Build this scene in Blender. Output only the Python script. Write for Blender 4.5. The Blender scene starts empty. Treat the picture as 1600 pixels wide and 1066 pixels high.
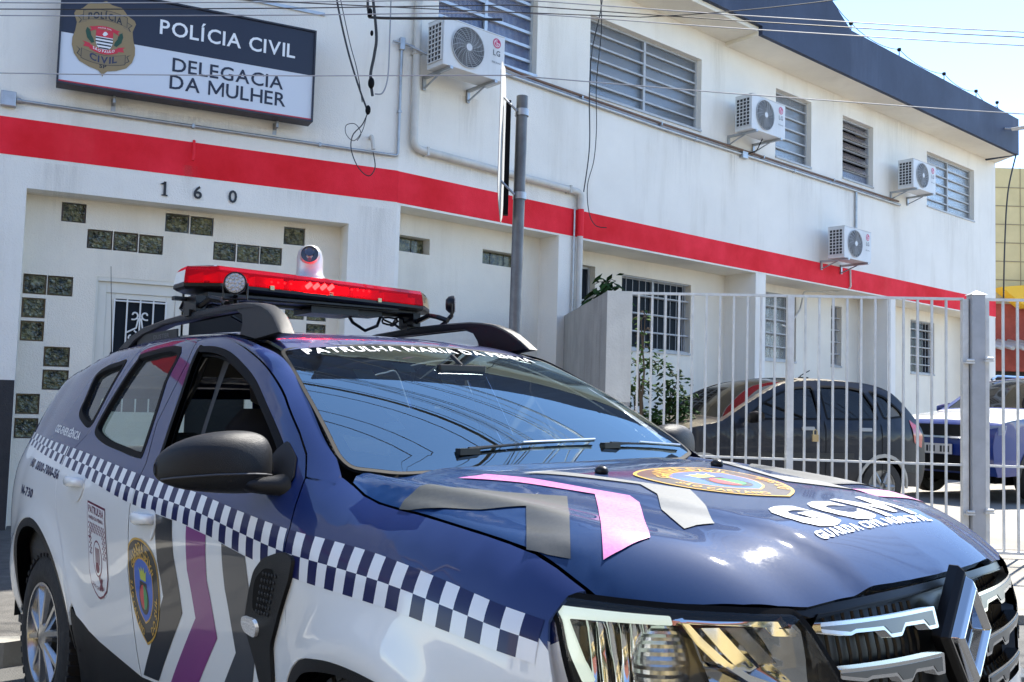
import bpy, bmesh, math, random
from math import sin, cos, pi, radians, sqrt, atan2, exp, floor
from mathutils import Vector, Matrix, geometry
import numpy as np
random.seed(7)
S = bpy.context.scene
COL = S.collection
# ------------------------------------------------------------------ camera, world, sun, exposure
cd = bpy.data.cameras.new('camera'); cam = bpy.data.objects.new('camera', cd); COL.objects.link(cam)
S.camera = cam
cd.sensor_fit = 'HORIZONTAL'; cd.sensor_width = 36.0; cd.lens = 36.0*1500/1600
cd.clip_start = 0.05; cd.clip_end = 900
PIT, ROL = radians(3.7), radians(1.65)
fw = Vector((0, cos(PIT), sin(PIT))); rt = Vector((1, 0, 0)); up = rt.cross(fw)
r2 = rt*cos(ROL)+up*sin(ROL); u2 = -rt*sin(ROL)+up*cos(ROL)
cam.matrix_world = Matrix(((r2.x, u2.x, -fw.x, 0), (r2.y, u2.y, -fw.y, 0), (r2.z, u2.z, -fw.z, 1.30), (0, 0, 0, 1)))
EL, AZ = radians(54), radians(37)
w = bpy.data.worlds.new('World'); S.world = w; w.use_nodes = True
nt = w.node_tree; bg = nt.nodes['Background']
sky = nt.nodes.new('ShaderNodeTexSky'); sky.sky_type = 'NISHITA'; sky.sun_disc = False
sky.sun_elevation = EL; sky.sun_rotation = AZ; sky.air_density = 0.75; sky.dust_density = 0.0; sky.ozone_density = 1.6
nt.links.new(sky.outputs[0], bg.inputs[0]); bg.inputs[1].default_value = 0.135
sd = bpy.data.lights.new('sun', 'SUN'); sd.energy = 4.6; sd.angle = radians(0.53); sd.color = (1, .95, .86)
so = bpy.data.objects.new('sun', sd); COL.objects.link(so)
sv = Vector((sin(AZ)*cos(EL), cos(AZ)*cos(EL), sin(EL)))
so.rotation_euler = sv.to_track_quat('Z', 'Y').to_euler(); so.location = sv*40
S.render.engine = 'CYCLES'
S.cycles.max_bounces = 10; S.cycles.transparent_max_bounces = 24; S.cycles.glossy_bounces = 5; S.cycles.caustics_reflective = False
S.view_settings.view_transform = 'Standard'; S.view_settings.look = 'None'
S.view_settings.exposure = 1.74; S.view_settings.gamma = 1.0
try: S.view_settings.use_curve_mapping = False
except Exception: pass

# ------------------------------------------------------------------ materials
MATS = {}
def mat(name, col=(.5, .5, .5), rough=.6, metal=0., var=0., vscale=6., bump=0., bscale=60., coat=0., emit=None, estr=1., spec=None, wear=None, dust=None, dustcol=(.30, .28, .25), varcol=None, coat_rough=.03, alpha=None, dz=(.25, .9)):
    if name in MATS: return MATS[name]
    m = bpy.data.materials.new(name); m.use_nodes = True; MATS[name] = m
    n = m.node_tree; b = n.nodes['Principled BSDF']; L = n.links.new
    b.inputs['Roughness'].default_value = rough; b.inputs['Metallic'].default_value = metal
    b.inputs['Base Color'].default_value = (*col, 1)
    if spec is not None: b.inputs['Specular IOR Level'].default_value = spec
    if coat: b.inputs['Coat Weight'].default_value = coat; b.inputs['Coat Roughness'].default_value = coat_rough
    if emit: b.inputs['Emission Color'].default_value = (*emit, 1); b.inputs['Emission Strength'].default_value = estr
    tc = n.nodes.new('ShaderNodeTexCoord')
    last = None
    if var > 0:
        t = n.nodes.new('ShaderNodeTexNoise'); t.inputs['Scale'].default_value = vscale; t.inputs['Detail'].default_value = 8; t.inputs['Roughness'].default_value = .62
        L(tc.outputs['Object'], t.inputs['Vector'])
        r = n.nodes.new('ShaderNodeValToRGB'); r.color_ramp.elements[0].position = .32; r.color_ramp.elements[1].position = .70
        c0 = varcol if varcol else tuple(c*(1-var) for c in col)
        r.color_ramp.elements[0].color = (*c0, 1); r.color_ramp.elements[1].color = (*(min(1, c*(1+var*.35)) for c in col), 1)
        L(t.outputs['Fac'], r.inputs['Fac']); last = r.outputs['Color']
        mr = n.nodes.new('ShaderNodeMapRange'); mr.inputs[3].default_value = min(1, rough*1.18+.02); mr.inputs[4].default_value = rough*.85
        L(t.outputs['Fac'], mr.inputs[0]); L(mr.outputs[0], b.inputs['Roughness'])
    if wear:   # vertical streaks and stains: (colour, amount, zscale)
        wc, wa, ws = wear
        mp = n.nodes.new('ShaderNodeMapping'); mp.inputs['Scale'].default_value = (ws, ws, ws*.12)
        L(tc.outputs['Object'], mp.inputs['Vector'])
        t2 = n.nodes.new('ShaderNodeTexNoise'); t2.inputs['Scale'].default_value = 1; t2.inputs['Detail'].default_value = 10; t2.inputs['Roughness'].default_value = .7
        L(mp.outputs[0], t2.inputs['Vector'])
        r2_ = n.nodes.new('ShaderNodeMapRange'); r2_.inputs[1].default_value = .52; r2_.inputs[2].default_value = .78; r2_.inputs[4].default_value = wa
        L(t2.outputs['Fac'], r2_.inputs[0])
        mx = n.nodes.new('ShaderNodeMixRGB'); L(r2_.outputs[0], mx.inputs[0])
        if last: L(last, mx.inputs[1])
        else: mx.inputs[1].default_value = (*col, 1)
        mx.inputs[2].default_value = (*wc, 1); last = mx.outputs[0]
    if dust:   # fine speckle of dust / water marks: also dulls the gloss
        t3 = n.nodes.new('ShaderNodeTexNoise'); t3.inputs['Scale'].default_value = 130; t3.inputs['Detail'].default_value = 6; t3.inputs['Roughness'].default_value = .8
        t4 = n.nodes.new('ShaderNodeTexNoise'); t4.inputs['Scale'].default_value = 3.0; t4.inputs['Detail'].default_value = 6
        L(tc.outputs['Object'], t3.inputs['Vector']); L(tc.outputs['Object'], t4.inputs['Vector'])
        ml = n.nodes.new('ShaderNodeMath'); ml.operation = 'MULTIPLY'; L(t3.outputs['Fac'], ml.inputs[0]); L(t4.outputs['Fac'], ml.inputs[1])
        mr3 = n.nodes.new('ShaderNodeMapRange'); mr3.inputs[1].default_value = .16; mr3.inputs[2].default_value = .42; mr3.inputs[4].default_value = dust
        L(ml.outputs[0], mr3.inputs[0])
        ge = n.nodes.new('ShaderNodeNewGeometry'); sx = n.nodes.new('ShaderNodeSeparateXYZ'); L(ge.outputs['Normal'], sx.inputs[0])
        mz = n.nodes.new('ShaderNodeMapRange'); mz.inputs[1].default_value = dz[0]; mz.inputs[2].default_value = dz[1]; mz.inputs[3].default_value = .05; mz.inputs[4].default_value = 1
        L(sx.outputs[2], mz.inputs[0])
        m5 = n.nodes.new('ShaderNodeMath'); m5.operation = 'MULTIPLY'; L(mr3.outputs[0], m5.inputs[0]); L(mz.outputs[0], m5.inputs[1])
        mx = n.nodes.new('ShaderNodeMixRGB'); L(m5.outputs[0], mx.inputs[0])
        if last: L(last, mx.inputs[1])
        else: mx.inputs[1].default_value = (*col, 1)
        mx.inputs[2].default_value = (*dustcol, 1); last = mx.outputs[0]
        if coat:
            cr = n.nodes.new('ShaderNodeMath'); cr.operation = 'MULTIPLY_ADD'; cr.inputs[1].default_value = .55; cr.inputs[2].default_value = coat_rough
            L(m5.outputs[0], cr.inputs[0]); L(cr.outputs[0], b.inputs['Coat Roughness'])
    if last: L(last, b.inputs['Base Color'])
    if bump > 0:
        t = n.nodes.new('ShaderNodeTexNoise'); t.inputs['Scale'].default_value = bscale; t.inputs['Detail'].default_value = 5
        L(tc.outputs['Object'], t.inputs['Vector'])
        bp = n.nodes.new('ShaderNodeBump'); bp.inputs['Strength'].default_value = bump; bp.inputs['Distance'].default_value = .01
        L(t.outputs['Fac'], bp.inputs['Height']); L(bp.outputs[0], b.inputs['Normal'])
    return m
def glassmat(name, tint=(.8, .9, .88), refl=(1, 1, 1), rough=0.0, ior=1.5, dirt=0.0, body=None, bodyfac=.3, rib=None):
    """thin sheet of glass: fresnel gloss over a tinted see-through"""
    if name in MATS: return MATS[name]
    m = bpy.data.materials.new(name); m.use_nodes = True; MATS[name] = m
    n = m.node_tree; n.nodes.clear(); L = n.links.new
    o = n.nodes.new('ShaderNodeOutputMaterial'); t = n.nodes.new('ShaderNodeBsdfTransparent'); t.inputs[0].default_value = (*tint, 1)
    g = n.nodes.new('ShaderNodeBsdfGlossy'); g.inputs['Roughness'].default_value = rough; g.inputs['Color'].default_value = (*refl, 1)
    f = n.nodes.new('ShaderNodeFresnel'); f.inputs['IOR'].default_value = ior
    base = t.outputs[0]
    tc = n.nodes.new('ShaderNodeTexCoord')
    if body:
        d = n.nodes.new('ShaderNodeBsdfDiffuse'); d.inputs[0].default_value = (*body, 1)
        mb = n.nodes.new('ShaderNodeMixShader'); mb.inputs[0].default_value = bodyfac; L(base, mb.inputs[1]); L(d.outputs[0], mb.inputs[2]); base = mb.outputs[0]
    if dirt:
        d = n.nodes.new('ShaderNodeBsdfDiffuse'); d.inputs[0].default_value = (.62, .62, .6, 1)
        no = n.nodes.new('ShaderNodeTexNoise'); no.inputs['Scale'].default_value = 90; no.inputs['Detail'].default_value = 7; no.inputs['Roughness'].default_value = .8; L(tc.outputs['Object'], no.inputs['Vector'])
        mr = n.nodes.new('ShaderNodeMapRange'); mr.inputs[1].default_value = .35; mr.inputs[2].default_value = .8; mr.inputs[3].default_value = dirt*.25; mr.inputs[4].default_value = dirt*1.6; L(no.outputs['Fac'], mr.inputs[0])
        mb = n.nodes.new('ShaderNodeMixShader'); L(mr.outputs[0], mb.inputs[0]); L(base, mb.inputs[1]); L(d.outputs[0], mb.inputs[2]); base = mb.outputs[0]
    if rib:
        wv = n.nodes.new('ShaderNodeTexWave'); wv.bands_direction = 'X'; wv.inputs['Scale'].default_value = rib; wv.inputs['Distortion'].default_value = 0
        mp = n.nodes.new('ShaderNodeMapping'); mp.inputs['Rotation'].default_value = (0, 0, radians(-41)); L(tc.outputs['Object'], mp.inputs['Vector']); L(mp.outputs[0], wv.inputs['Vector'])
        bp = n.nodes.new('ShaderNodeBump'); bp.inputs['Strength'].default_value = .8; bp.inputs['Distance'].default_value = .004; L(wv.outputs['Fac'], bp.inputs['Height'])
        L(bp.outputs[0], g.inputs['Normal']); L(bp.outputs[0], f.inputs['Normal'])
    mx = n.nodes.new('ShaderNodeMixShader'); L(f.outputs[0], mx.inputs[0]); L(base, mx.inputs[1]); L(g.outputs[0], mx.inputs[2])
    L(mx.outputs[0], o.inputs['Surface'])
    return m

# ------------------------------------------------------------------ object helpers
ORG = {}
def org(p): return ORG.get(p.name, Vector((0, 0, 0))) if p else Vector((0, 0, 0))
def tag(o, label, cat, group=None):
    o['label'] = label; o['category'] = cat
    if group: o['group'] = group
    return o
def thing(name, label, cat, loc=(0, 0, 0), group=None, matrix=None):
    o = bpy.data.objects.new(name, None); COL.objects.link(o); o.empty_display_size = .2
    if matrix is not None: o.matrix_world = matrix; ORG[o.name] = Vector((0, 0, 0))
    else: o.location = loc; ORG[o.name] = Vector(loc)
    return tag(o, label, cat, group)
def mk(name, verts, faces, mats, parent=None, origin=None, smooth=False, mi=None, normals=None, bevel=0):
    me = bpy.data.meshes.new(name)
    if parent is not None: of = org(parent)
    else: of = Vector(origin) if origin is not None else Vector((0, 0, 0))
    me.from_pydata([(v[0]-of.x, v[1]-of.y, v[2]-of.z) for v in verts], [], faces)
    if not isinstance(mats, (list, tuple)): mats = [mats]
    for m in mats: me.materials.append(m)
    if mi: me.polygons.foreach_set('material_index', mi)
    if smooth: me.polygons.foreach_set('use_smooth', [True]*len(me.polygons))
    me.update()
    if normals is not None:
        me.normals_split_custom_set_from_vertices(normals)
    o = bpy.data.objects.new(name, me); COL.objects.link(o)
    if parent is not None: o.parent = parent; ORG[o.name] = of
    else: o.location = of; ORG[o.name] = of
    if bevel:
        b = o.modifiers.new('bevel', 'BEVEL'); b.width = bevel; b.segments = 2; b.limit_method = 'ANGLE'; b.angle_limit = radians(40)
    return o
class B:
    def __init__(s, f=None): s.v = []; s.f = []; s.m = []; s.fn = f or (lambda x, y, z: (x, y, z)); s.sm = []
    def add(s, vs, fs, mi=0):
        k = len(s.v); s.v += [tuple(s.fn(*p)) for p in vs]; s.f += [[i+k for i in f] for f in fs]; s.m += [mi]*len(fs)
    def box(s, x0, x1, y0, y1, z0, z1, mi=0):
        s.add([(x0, y0, z0), (x1, y0, z0), (x1, y1, z0), (x0, y1, z0), (x0, y0, z1), (x1, y0, z1), (x1, y1, z1), (x0, y1, z1)],
              [(0, 3, 2, 1), (4, 5, 6, 7), (0, 1, 5, 4), (1, 2, 6, 5), (2, 3, 7, 6), (3, 0, 4, 7)], mi)
    def tube(s, pts, r, seg=8, mi=0, caps=True, closed=False):
        pts = [Vector(s.fn(*p)) for p in pts]; n = len(pts); k = len(s.v)
        rr = r if isinstance(r, (list, tuple)) else [r]*n
        u = None
        for i, p in enumerate(pts):
            if closed: d = (pts[(i+1) % n]-pts[i-1])
            else: d = pts[min(i+1, n-1)]-pts[max(i-1, 0)]
            d.normalize()
            if u is None:
                a = Vector((0, 0, 1)) if abs(d.z) < .9 else Vector((1, 0, 0)); u = d.cross(a).normalized()
            else:
                u = (u-d*u.dot(d)); u.normalize()
            q = d.cross(u)
            for j in range(seg):
                t = 2*pi*j/seg; s.v.append(tuple(p+(u*cos(t)+q*sin(t))*rr[i]))
        for i in range(n if closed else n-1):
            i2 = (i+1) % n
            for j in range(seg):
                j2 = (j+1) % seg; s.f.append([k+i*seg+j, k+i*seg+j2, k+i2*seg+j2, k+i2*seg+j]); s.m.append(mi)
        if caps and not closed:
            s.f.append([k+j for j in range(seg)][::-1]); s.f.append([k+(n-1)*seg+j for j in range(seg)]); s.m += [mi, mi]
    def prism(s, poly, c0, c1, ax='y', mi=0):
        """polygon in a plane extruded between two values of the third coordinate"""
        n = len(poly)
        def P(a, b, c): return (a, c, b) if ax == 'y' else ((a, b, c) if ax == 'z' else (c, a, b))
        vs = [P(a, b, c0) for a, b in poly]+[P(a, b, c1) for a, b in poly]
        s.add(vs, [list(range(n)), [n+i for i in range(n)][::-1]]+[[i, i+n, (i+1) % n+n, (i+1) % n] for i in range(n)], mi)
    def lathe(s, prof, c, ax, seg=24, mi=0):
        """prof: (r, h) pairs about the axis direction ax through c"""
        ax = Vector(ax).normalized(); a = Vector((0, 0, 1)) if abs(ax.z) < .9 else Vector((1, 0, 0)); u = ax.cross(a).normalized(); q = ax.cross(u); c = Vector(c)
        vs = []
        for r, h in prof:
            for j in range(seg):
                t = 2*pi*j/seg; vs.append(tuple(c+ax*h+(u*cos(t)+q*sin(t))*r))
        fs = []
        for i in range(len(prof)-1):
            for j in range(seg):
                j2 = (j+1) % seg; fs.append((i*seg+j, i*seg+j2, (i+1)*seg+j2, (i+1)*seg+j))
        s.add(vs, fs, mi)
    def build(s, name, mats, parent=None, origin=None, smooth=False, bevel=0):
        o = mk(name, s.v, s.f, mats, parent, origin, smooth, s.m, None, bevel)
        if smooth:
            e = o.modifiers.new('split', 'EDGE_SPLIT'); e.split_angle = radians(38)
        return o
def ico(c, r, sub=2, sc=(1, 1, 1)):
    bm = bmesh.new(); bmesh.ops.create_icosphere(bm, subdivisions=sub, radius=1)
    v = [(c[0]+p.co.x*r*sc[0], c[1]+p.co.y*r*sc[1], c[2]+p.co.z*r*sc[2]) for p in bm.verts]; f = [[q.index for q in p.verts] for p in bm.faces]; bm.free()
    return v, f
def struct(o): o['kind'] = 'structure'; return o
_tc = {}; _gc = {}
def glyph(ch, bold):
    k = (ch, bold)
    if k in _gc: return _gc[k]
    if ch == 'M':      # drawn directly: the built-in face breaks up when emboldened
        t = .10+bold*1.15; W_ = .86+bold*2; h = .70+bold*2; z = -bold
        P = [(0, z), (t, z), (t, z+h-t*1.9), (W_/2-t*.42, z+h*.12), (W_/2+t*.42, z+h*.12), (W_-t, z+h-t*1.9), (W_-t, z), (W_, z), (W_, z+h), (W_-t*1.05, z+h), (W_/2, z+h*.12+t*1.5), (t*1.05, z+h), (0, z+h)]
        P = [(x*.86, y) for x, y in P]
        tri = geometry.tessellate_polygon([[Vector((x, y, 0)) for x, y in P]])
        r = (P, [tuple(q) for q in tri], W_*.86)
    else:
        cu = bpy.data.curves.new('t', 'FONT'); cu.body = ch; cu.size = 1.0; cu.offset = bold; cu.resolution_u = 3
        o = bpy.data.objects.new('t', cu); COL.objects.link(o)
        me = o.to_mesh(); me.calc_loop_triangles()
        v = [(p.co.x, p.co.y) for p in me.vertices]; f = [tuple(t.vertices) for t in me.loop_triangles]
        o.to_mesh_clear(); bpy.data.objects.remove(o); bpy.data.curves.remove(cu)
        x0 = min(p[0] for p in v); x1 = max(p[0] for p in v)
        r = ([(p[0]-x0, p[1]) for p in v], f, x1-x0)
    _gc[k] = r
    return r
def textmesh(txt, bold=0.0, space=1.0):
    """2D triangles of a line of text, x from 0, cap height 1"""
    k = (txt, bold, space)
    if k in _tc: return _tc[k]
    V = []; F = []; x = 0; h = .70
    for i, ch in enumerate(txt):
        if ch == ' ': x += .30; continue
        v, f, wd = glyph(ch, bold); q = len(V)
        nxt = txt[i+1] if i+1 < len(txt) else ' '
        V += [((x+p[0])/h, p[1]/h) for p in v]; F += [tuple(q+j for j in t) for t in f]
        gap = .085*space+bold*1.15
        if ch+nxt in ('LA', 'AC', 'CA', 'AT', 'PA', 'RU', 'LH', 'AV', 'TR', 'DA', 'IA'): gap -= .02
        x += wd+gap
    x1 = max(p[0] for p in V)
    _tc[k] = (V, F, x1)
    return _tc[k]
# ------------------------------------------------------------------ the two facades of the police station
CX, CY = -1.32, 10.54
def mL(t, o, z): return (CX-.899*t+.438*o, CY-.438*t-.899*o, z)
def mR(t, o, z): return (CX+.7536*t+.6574*o, CY+.6574*t-.7536*o, z)
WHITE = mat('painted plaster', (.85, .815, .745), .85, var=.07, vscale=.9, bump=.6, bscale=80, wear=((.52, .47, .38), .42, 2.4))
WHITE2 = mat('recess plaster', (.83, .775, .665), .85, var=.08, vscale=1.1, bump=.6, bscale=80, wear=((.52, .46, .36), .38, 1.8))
RED = mat('red band paint', (.90, .030, .055), .7, var=.12, vscale=1.3, bump=.4, bscale=80, varcol=(.72, .012, .02), wear=((.80, .09, .09), .35, 1.5), spec=.2)
FASCIA = mat('slate blue fascia paint', (.020, .032, .072), .6, var=.25, vscale=.9, bump=.3, bscale=60, wear=((.12, .14, .2), .35, 1.2))
DADO = mat('charcoal dado paint', (.022, .022, .026), .6, var=.25, bump=.4, bscale=90)
GREYM = mat('galvanised steel', (.42, .44, .46), .38, .75, var=.18, vscale=9)
ALU = mat('window aluminium', (.50, .53, .56), .35, .6, var=.12, vscale=14)
ALUD = mat('dull window steel', (.42, .43, .44), .5, .2, var=.15, vscale=14)
CONC = mat('stained concrete', (.40, .385, .36), .9, var=.2, vscale=2.5, bump=.6, bscale=60, wear=((.16, .155, .14), .75, 5.0))
BLK = mat('black rubber', (.004, .004, .0045), .6, spec=.12)
PVC = mat('pvc pipe', (.62, .60, .55), .55, var=.12, vscale=5, wear=((.35, .33, .28), .5, 5.0))
DOORW = mat('cream door paint', (.70, .68, .60), .5, var=.06, vscale=3)
PANE = glassmat('ribbed glass', (.5, .6, .65), rough=.25, ior=1.16, body=(.065, .085, .105), bodyfac=.82, rib=16)
PANEB = glassmat('blue tinted glass', (.2, .3, .5), rough=.22, ior=1.2, body=(.03, .055, .16), bodyfac=.9, rib=16)
PANED = glassmat('dark window glass', (.2, .24, .27), rough=.03, ior=1.06, body=(.020, .026, .034), bodyfac=.9)
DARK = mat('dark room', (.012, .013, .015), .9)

def holes_wall(b, t0, t1, z0, z1, holes, of, ob, mi=0):
    """a wall sheet with real reveals: front face at of, reveals back to ob"""
    ts = sorted({t0, t1}|{min(max(h[i], t0), t1) for h in holes for i in (0, 1)}); zs = sorted({z0, z1}|{min(max(h[i], z0), z1) for h in holes for i in (2, 3)})
    inh = lambda t, z: any(h[0] < t < h[1] and h[2] < z < h[3] for h in holes)
    G = {}
    for i in range(len(ts)-1):
        for j in range(len(zs)-1):
            G[i, j] = inh((ts[i]+ts[i+1])/2, (zs[j]+zs[j+1])/2)
    for (i, j), h in G.items():
        a, c, d, e = ts[i], ts[i+1], zs[j], zs[j+1]
        if not h:
            b.add([(a, of, d), (c, of, d), (c, of, e), (a, of, e)], [(0, 1, 2, 3)], mi)
            b.add([(a, ob, d), (c, ob, d), (c, ob, e), (a, ob, e)], [(3, 2, 1, 0)], mi)
            for (di, dj, q) in ((-1, 0, [(a, d), (a, e)]), (1, 0, [(c, d), (c, e)]), (0, -1, [(a, d), (c, d)]), (0, 1, [(a, e), (c, e)])):
                if G.get((i+di, j+dj), True):
                    (p, r_), (s_, u_) = q
                    b.add([(p, of, r_), (s_, of, u_), (s_, ob, u_), (p, ob, r_)], [(0, 1, 2, 3)], mi)

st = thing('police_station', 'two storey white police station with red band, slate blue fascia and glass block entrance', 'building', (CX, CY, 0))
# left facade
b = B(mL); holes_wall(b, 0.0, 16, -.35, 7.3, [(.54, 3.66, -.4, 3.19)], 0, -.2); b.build('front_wall', [WHITE], st)
blocks = [(3.127, 3.35, 2.957, 3.15), (2.873, 3.106, 2.714, 2.907), (2.633, 2.865, 2.714, 2.907), (2.393, 2.625, 2.71, 2.903), (2.148, 2.384, 2.957, 3.15), (1.904, 2.138, 2.953, 3.146),
          (1.663, 1.895, 2.708, 2.901), (1.416, 1.652, 2.706, 2.90), (1.177, 1.411, 2.706, 2.898), (.936, 1.168, 2.945, 3.138),
          (3.442, 3.648, 2.22, 2.414), (3.209, 3.435, 2.22, 2.414), (3.442, 3.648, 1.990, 2.184), (3.442, 3.648, 1.765, 1.960), (3.201, 3.431, 1.526, 1.72), (3.201, 3.431, 1.30, 1.495),
          (3.442, 3.648, 1.060, 1.257), (3.442, 3.648, .828, 1.023), (.906, 1.119, 2.137, 2.331), (.665, .882, 2.133, 2.327), (.665, .882, 1.905, 2.10), (.906, 1.119, 1.675, 1.87)]
b = B(mL); holes_wall(b, .54, 3.66, -.35, 3.19, [(2.155, 3.0, -.4, 2.44), (1.50, 2.10, -.4, 2.44)]+blocks, -.30, -.42)
b.add([(.5, -.2, 3.189), (3.7, -.2, 3.189), (3.7, -.31, 3.189), (.5, -.31, 3.189)], [(0, 1, 2, 3)])
b.box(.44, .54, -.4, -.2, -.35, 3.19); b.box(3.66, 3.76, -.4, -.2, -.35, 3.19)
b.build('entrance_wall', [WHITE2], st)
GB = bpy.data.materials.new('glass block'); GB.use_nodes = True
n = GB.node_tree; bb = n.nodes['Principled BSDF']; L = n.links.new; tc = n.nodes.new('ShaderNodeTexCoord')
vo = n.nodes.new('ShaderNodeTexVoronoi'); vo.inputs['Scale'].default_value = 26; vo.feature = 'DISTANCE_TO_EDGE'; no = n.nodes.new('ShaderNodeTexNoise'); no.inputs['Scale'].default_value = 16; no.inputs['Detail'].default_value = 5
L(tc.outputs['Object'], vo.inputs['Vector']); L(tc.outputs['Object'], no.inputs['Vector'])
cr = n.nodes.new('ShaderNodeValToRGB'); e = cr.color_ramp.elements; e[0].position = .35; e[0].color = (.018, .026, .018, 1); e[1].position = .66; e[1].color = (.20, .20, .10, 1)
L(no.outputs['Fac'], cr.inputs[0]); L(cr.outputs[0], bb.inputs['Base Color']); bp = n.nodes.new('ShaderNodeBump'); bp.inputs['Strength'].default_value = 1; bp.inputs['Distance'].default_value = .03
L(vo.outputs['Distance'], bp.inputs['Height']); L(bp.outputs[0], bb.inputs['Normal']); bb.inputs['Roughness'].default_value = .12; bb.inputs['Coat Weight'].default_value = .8
MORT = mat('mortar', (.62, .60, .55), .9, bump=.3)
GBR = mat('glass block rim', (.06, .065, .05), .25, coat=.5)
for (a, c, d, f_) in blocks:
    b = B(mL); b.box(a+.006, c-.006, -.40, -.341, d+.006, f_-.006, 1)
    g = .014; n_ = 12; ph = random.uniform(0, 6); vs = []; fs = []
    for i in range(n_+1):
        for j in range(n_+1):
            u, v = i/n_, j/n_; r_ = sqrt((u-.5)**2+(v-.5)**2)
            vs.append((a+g+(c-a-2*g)*u, -.312-.016*abs(sin(5*atan2(v-.5, u-.5)+ph))*min(1, r_*3)-.008*cos(r_*16+ph), d+g+(f_-d-2*g)*v))
    fs = [(i*(n_+1)+j, (i+1)*(n_+1)+j, (i+1)*(n_+1)+j+1, i*(n_+1)+j+1) for i in range(n_) for j in range(n_)]
    b.add(vs, fs, 0); b.build('glass_block', [GB, GBR], st)
# stripes, dado
b = B(mL); b.box(-.0, 16, 0.0, .004, 3.488, 3.842); b.build('red_band', [RED], st)
b = B(mL); b.box(3.66, 16, .0, .012, -.35, 1.38); b.build('dado', [DADO], st)
for t_, ch in ((2.435, '1'), (2.12, '6'), (1.775, '0')):
    v, f_, wd = textmesh(ch, .02)
    hh = .125 if ch != '1' else .135
    b = B(mL); vs = [(t_+wd*hh/2-x*hh, .016, 3.335-hh/2+y*hh) for x, y in v]
    if ch == '1':
        b.box(t_-.012, t_+.012, .004, .016, 3.27, 3.405); b.add([(t_, .004, 3.405), (t_, .016, 3.405), (t_+.045, .016, 3.375), (t_+.045, .004, 3.375), (t_, .004, 3.375), (t_, .016, 3.375)], [(0, 1, 2, 3), (1, 5, 2), (0, 3, 4), (4, 5, 1, 0), (3, 2, 5, 4)]); b.box(t_-.028, t_+.028, .004, .016, 3.262, 3.274)
    else:
        b.add(vs, f_); b.add([(p[0], .004, p[2]) for p in vs], [])
        for tri in f_: pass
    b.build('house_number', [mat('black enamel', (.006, .006, .007), .3)], st)
# door leaf with wrought grille
b = B(mL)
for (a, c, d, e_) in ((2.175, 2.24, 0, 2.40), (2.90, 2.98, 0, 2.40), (2.24, 2.90, 2.29, 2.40), (2.24, 2.90, 0, 1.0)): b.box(a, c, -.38, -.335, d, e_)
for (a, c, d, e_) in ((2.24, 2.33, 1.0, 2.29), (2.82, 2.90, 1.0, 2.29), (2.33, 2.82, 2.235, 2.29), (2.33, 2.82, 1.0, 1.1)): b.box(a, c, -.375, -.35, d, e_)
dr = b.build('door', [DOORW], st, bevel=.004)
b = B(mL); b.box(2.33, 2.82, -.374, -.368, 1.1, 2.235); b.build('door_glass', [PANED], dr)
b = B(mL)
for t_ in (2.33, 2.45, 2.575, 2.70, 2.82): b.tube([(t_, -.34, 1.1), (t_, -.34, 2.235)], .008, 6)
b.tube([(2.32, -.34, 2.215), (2.83, -.34, 2.215)], .009, 6)
def scroll(cx, cz, r, a0, a1, n=16, sx=1): return [(cx+sx*r*(.25+.75*i/n)*cos(a0+(a1-a0)*i/n), -.34, cz+r*(.25+.75*i/n)*sin(a0+(a1-a0)*i/n)) for i in range(n+1)]
for sx in (-1, 1):
    for (dx, cz, r, a0, a1) in ((.055, 2.08, .05, 0, 5.2), (.07, 1.86, .065, 1.2, -4.4), (.07, 1.70, .065, -1.2, 4.4), (.055, 1.50, .05, 0, -5.2)):
        b.tube(scroll(2.575+sx*dx, cz, r, a0, a1, sx=sx), .0085, 6)
    b.tube([(2.575+sx*.012, -.34, 2.05), (2.575+sx*.03, -.34, 1.95), (2.575+sx*.12, -.34, 1.90)], .0085, 6); b.tube([(2.575+sx*.012, -.34, 1.5), (2.575+sx*.03, -.34, 1.62), (2.575+sx*.12, -.34, 1.66)], .0085, 6)
b.build('door_grille', [mat('white iron paint', (.75, .75, .73), .4)], dr, smooth=True)
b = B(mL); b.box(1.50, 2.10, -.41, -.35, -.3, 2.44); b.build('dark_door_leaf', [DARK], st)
b = B(mL); b.box(2.10, 2.155, -.40, -.31, -.3, 2.44); b.box(2.98, 3.0, -.40, -.31, -.3, 2.44); b.box(1.50, 2.98, -.40, -.305, 2.40, 2.44) ; b.build('door_frame', [DOORW], st)

# right facade, upper storey
WA = (.48, 2.03, 5.44, 6.54); W1 = (2.98, 5.36, 5.44, 6.51); W2 = (7.30, 8.36, 5.43, 6.55); W3 = (9.37, 10.44, 5.45, 6.56); W4 = (12.55, 14.70, 5.45, 6.54)
b = B(mR); holes_wall(b, 0, 15.77, 3.46, 7.0, [WA, W1, W2, W3, W4], 0, -.16); b.build('upper_wall', [WHITE], st)
b = B(mR); b.box(0, 15.77, 0, .004, 3.485, 3.838); b.build('red_band', [RED], st)
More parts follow.
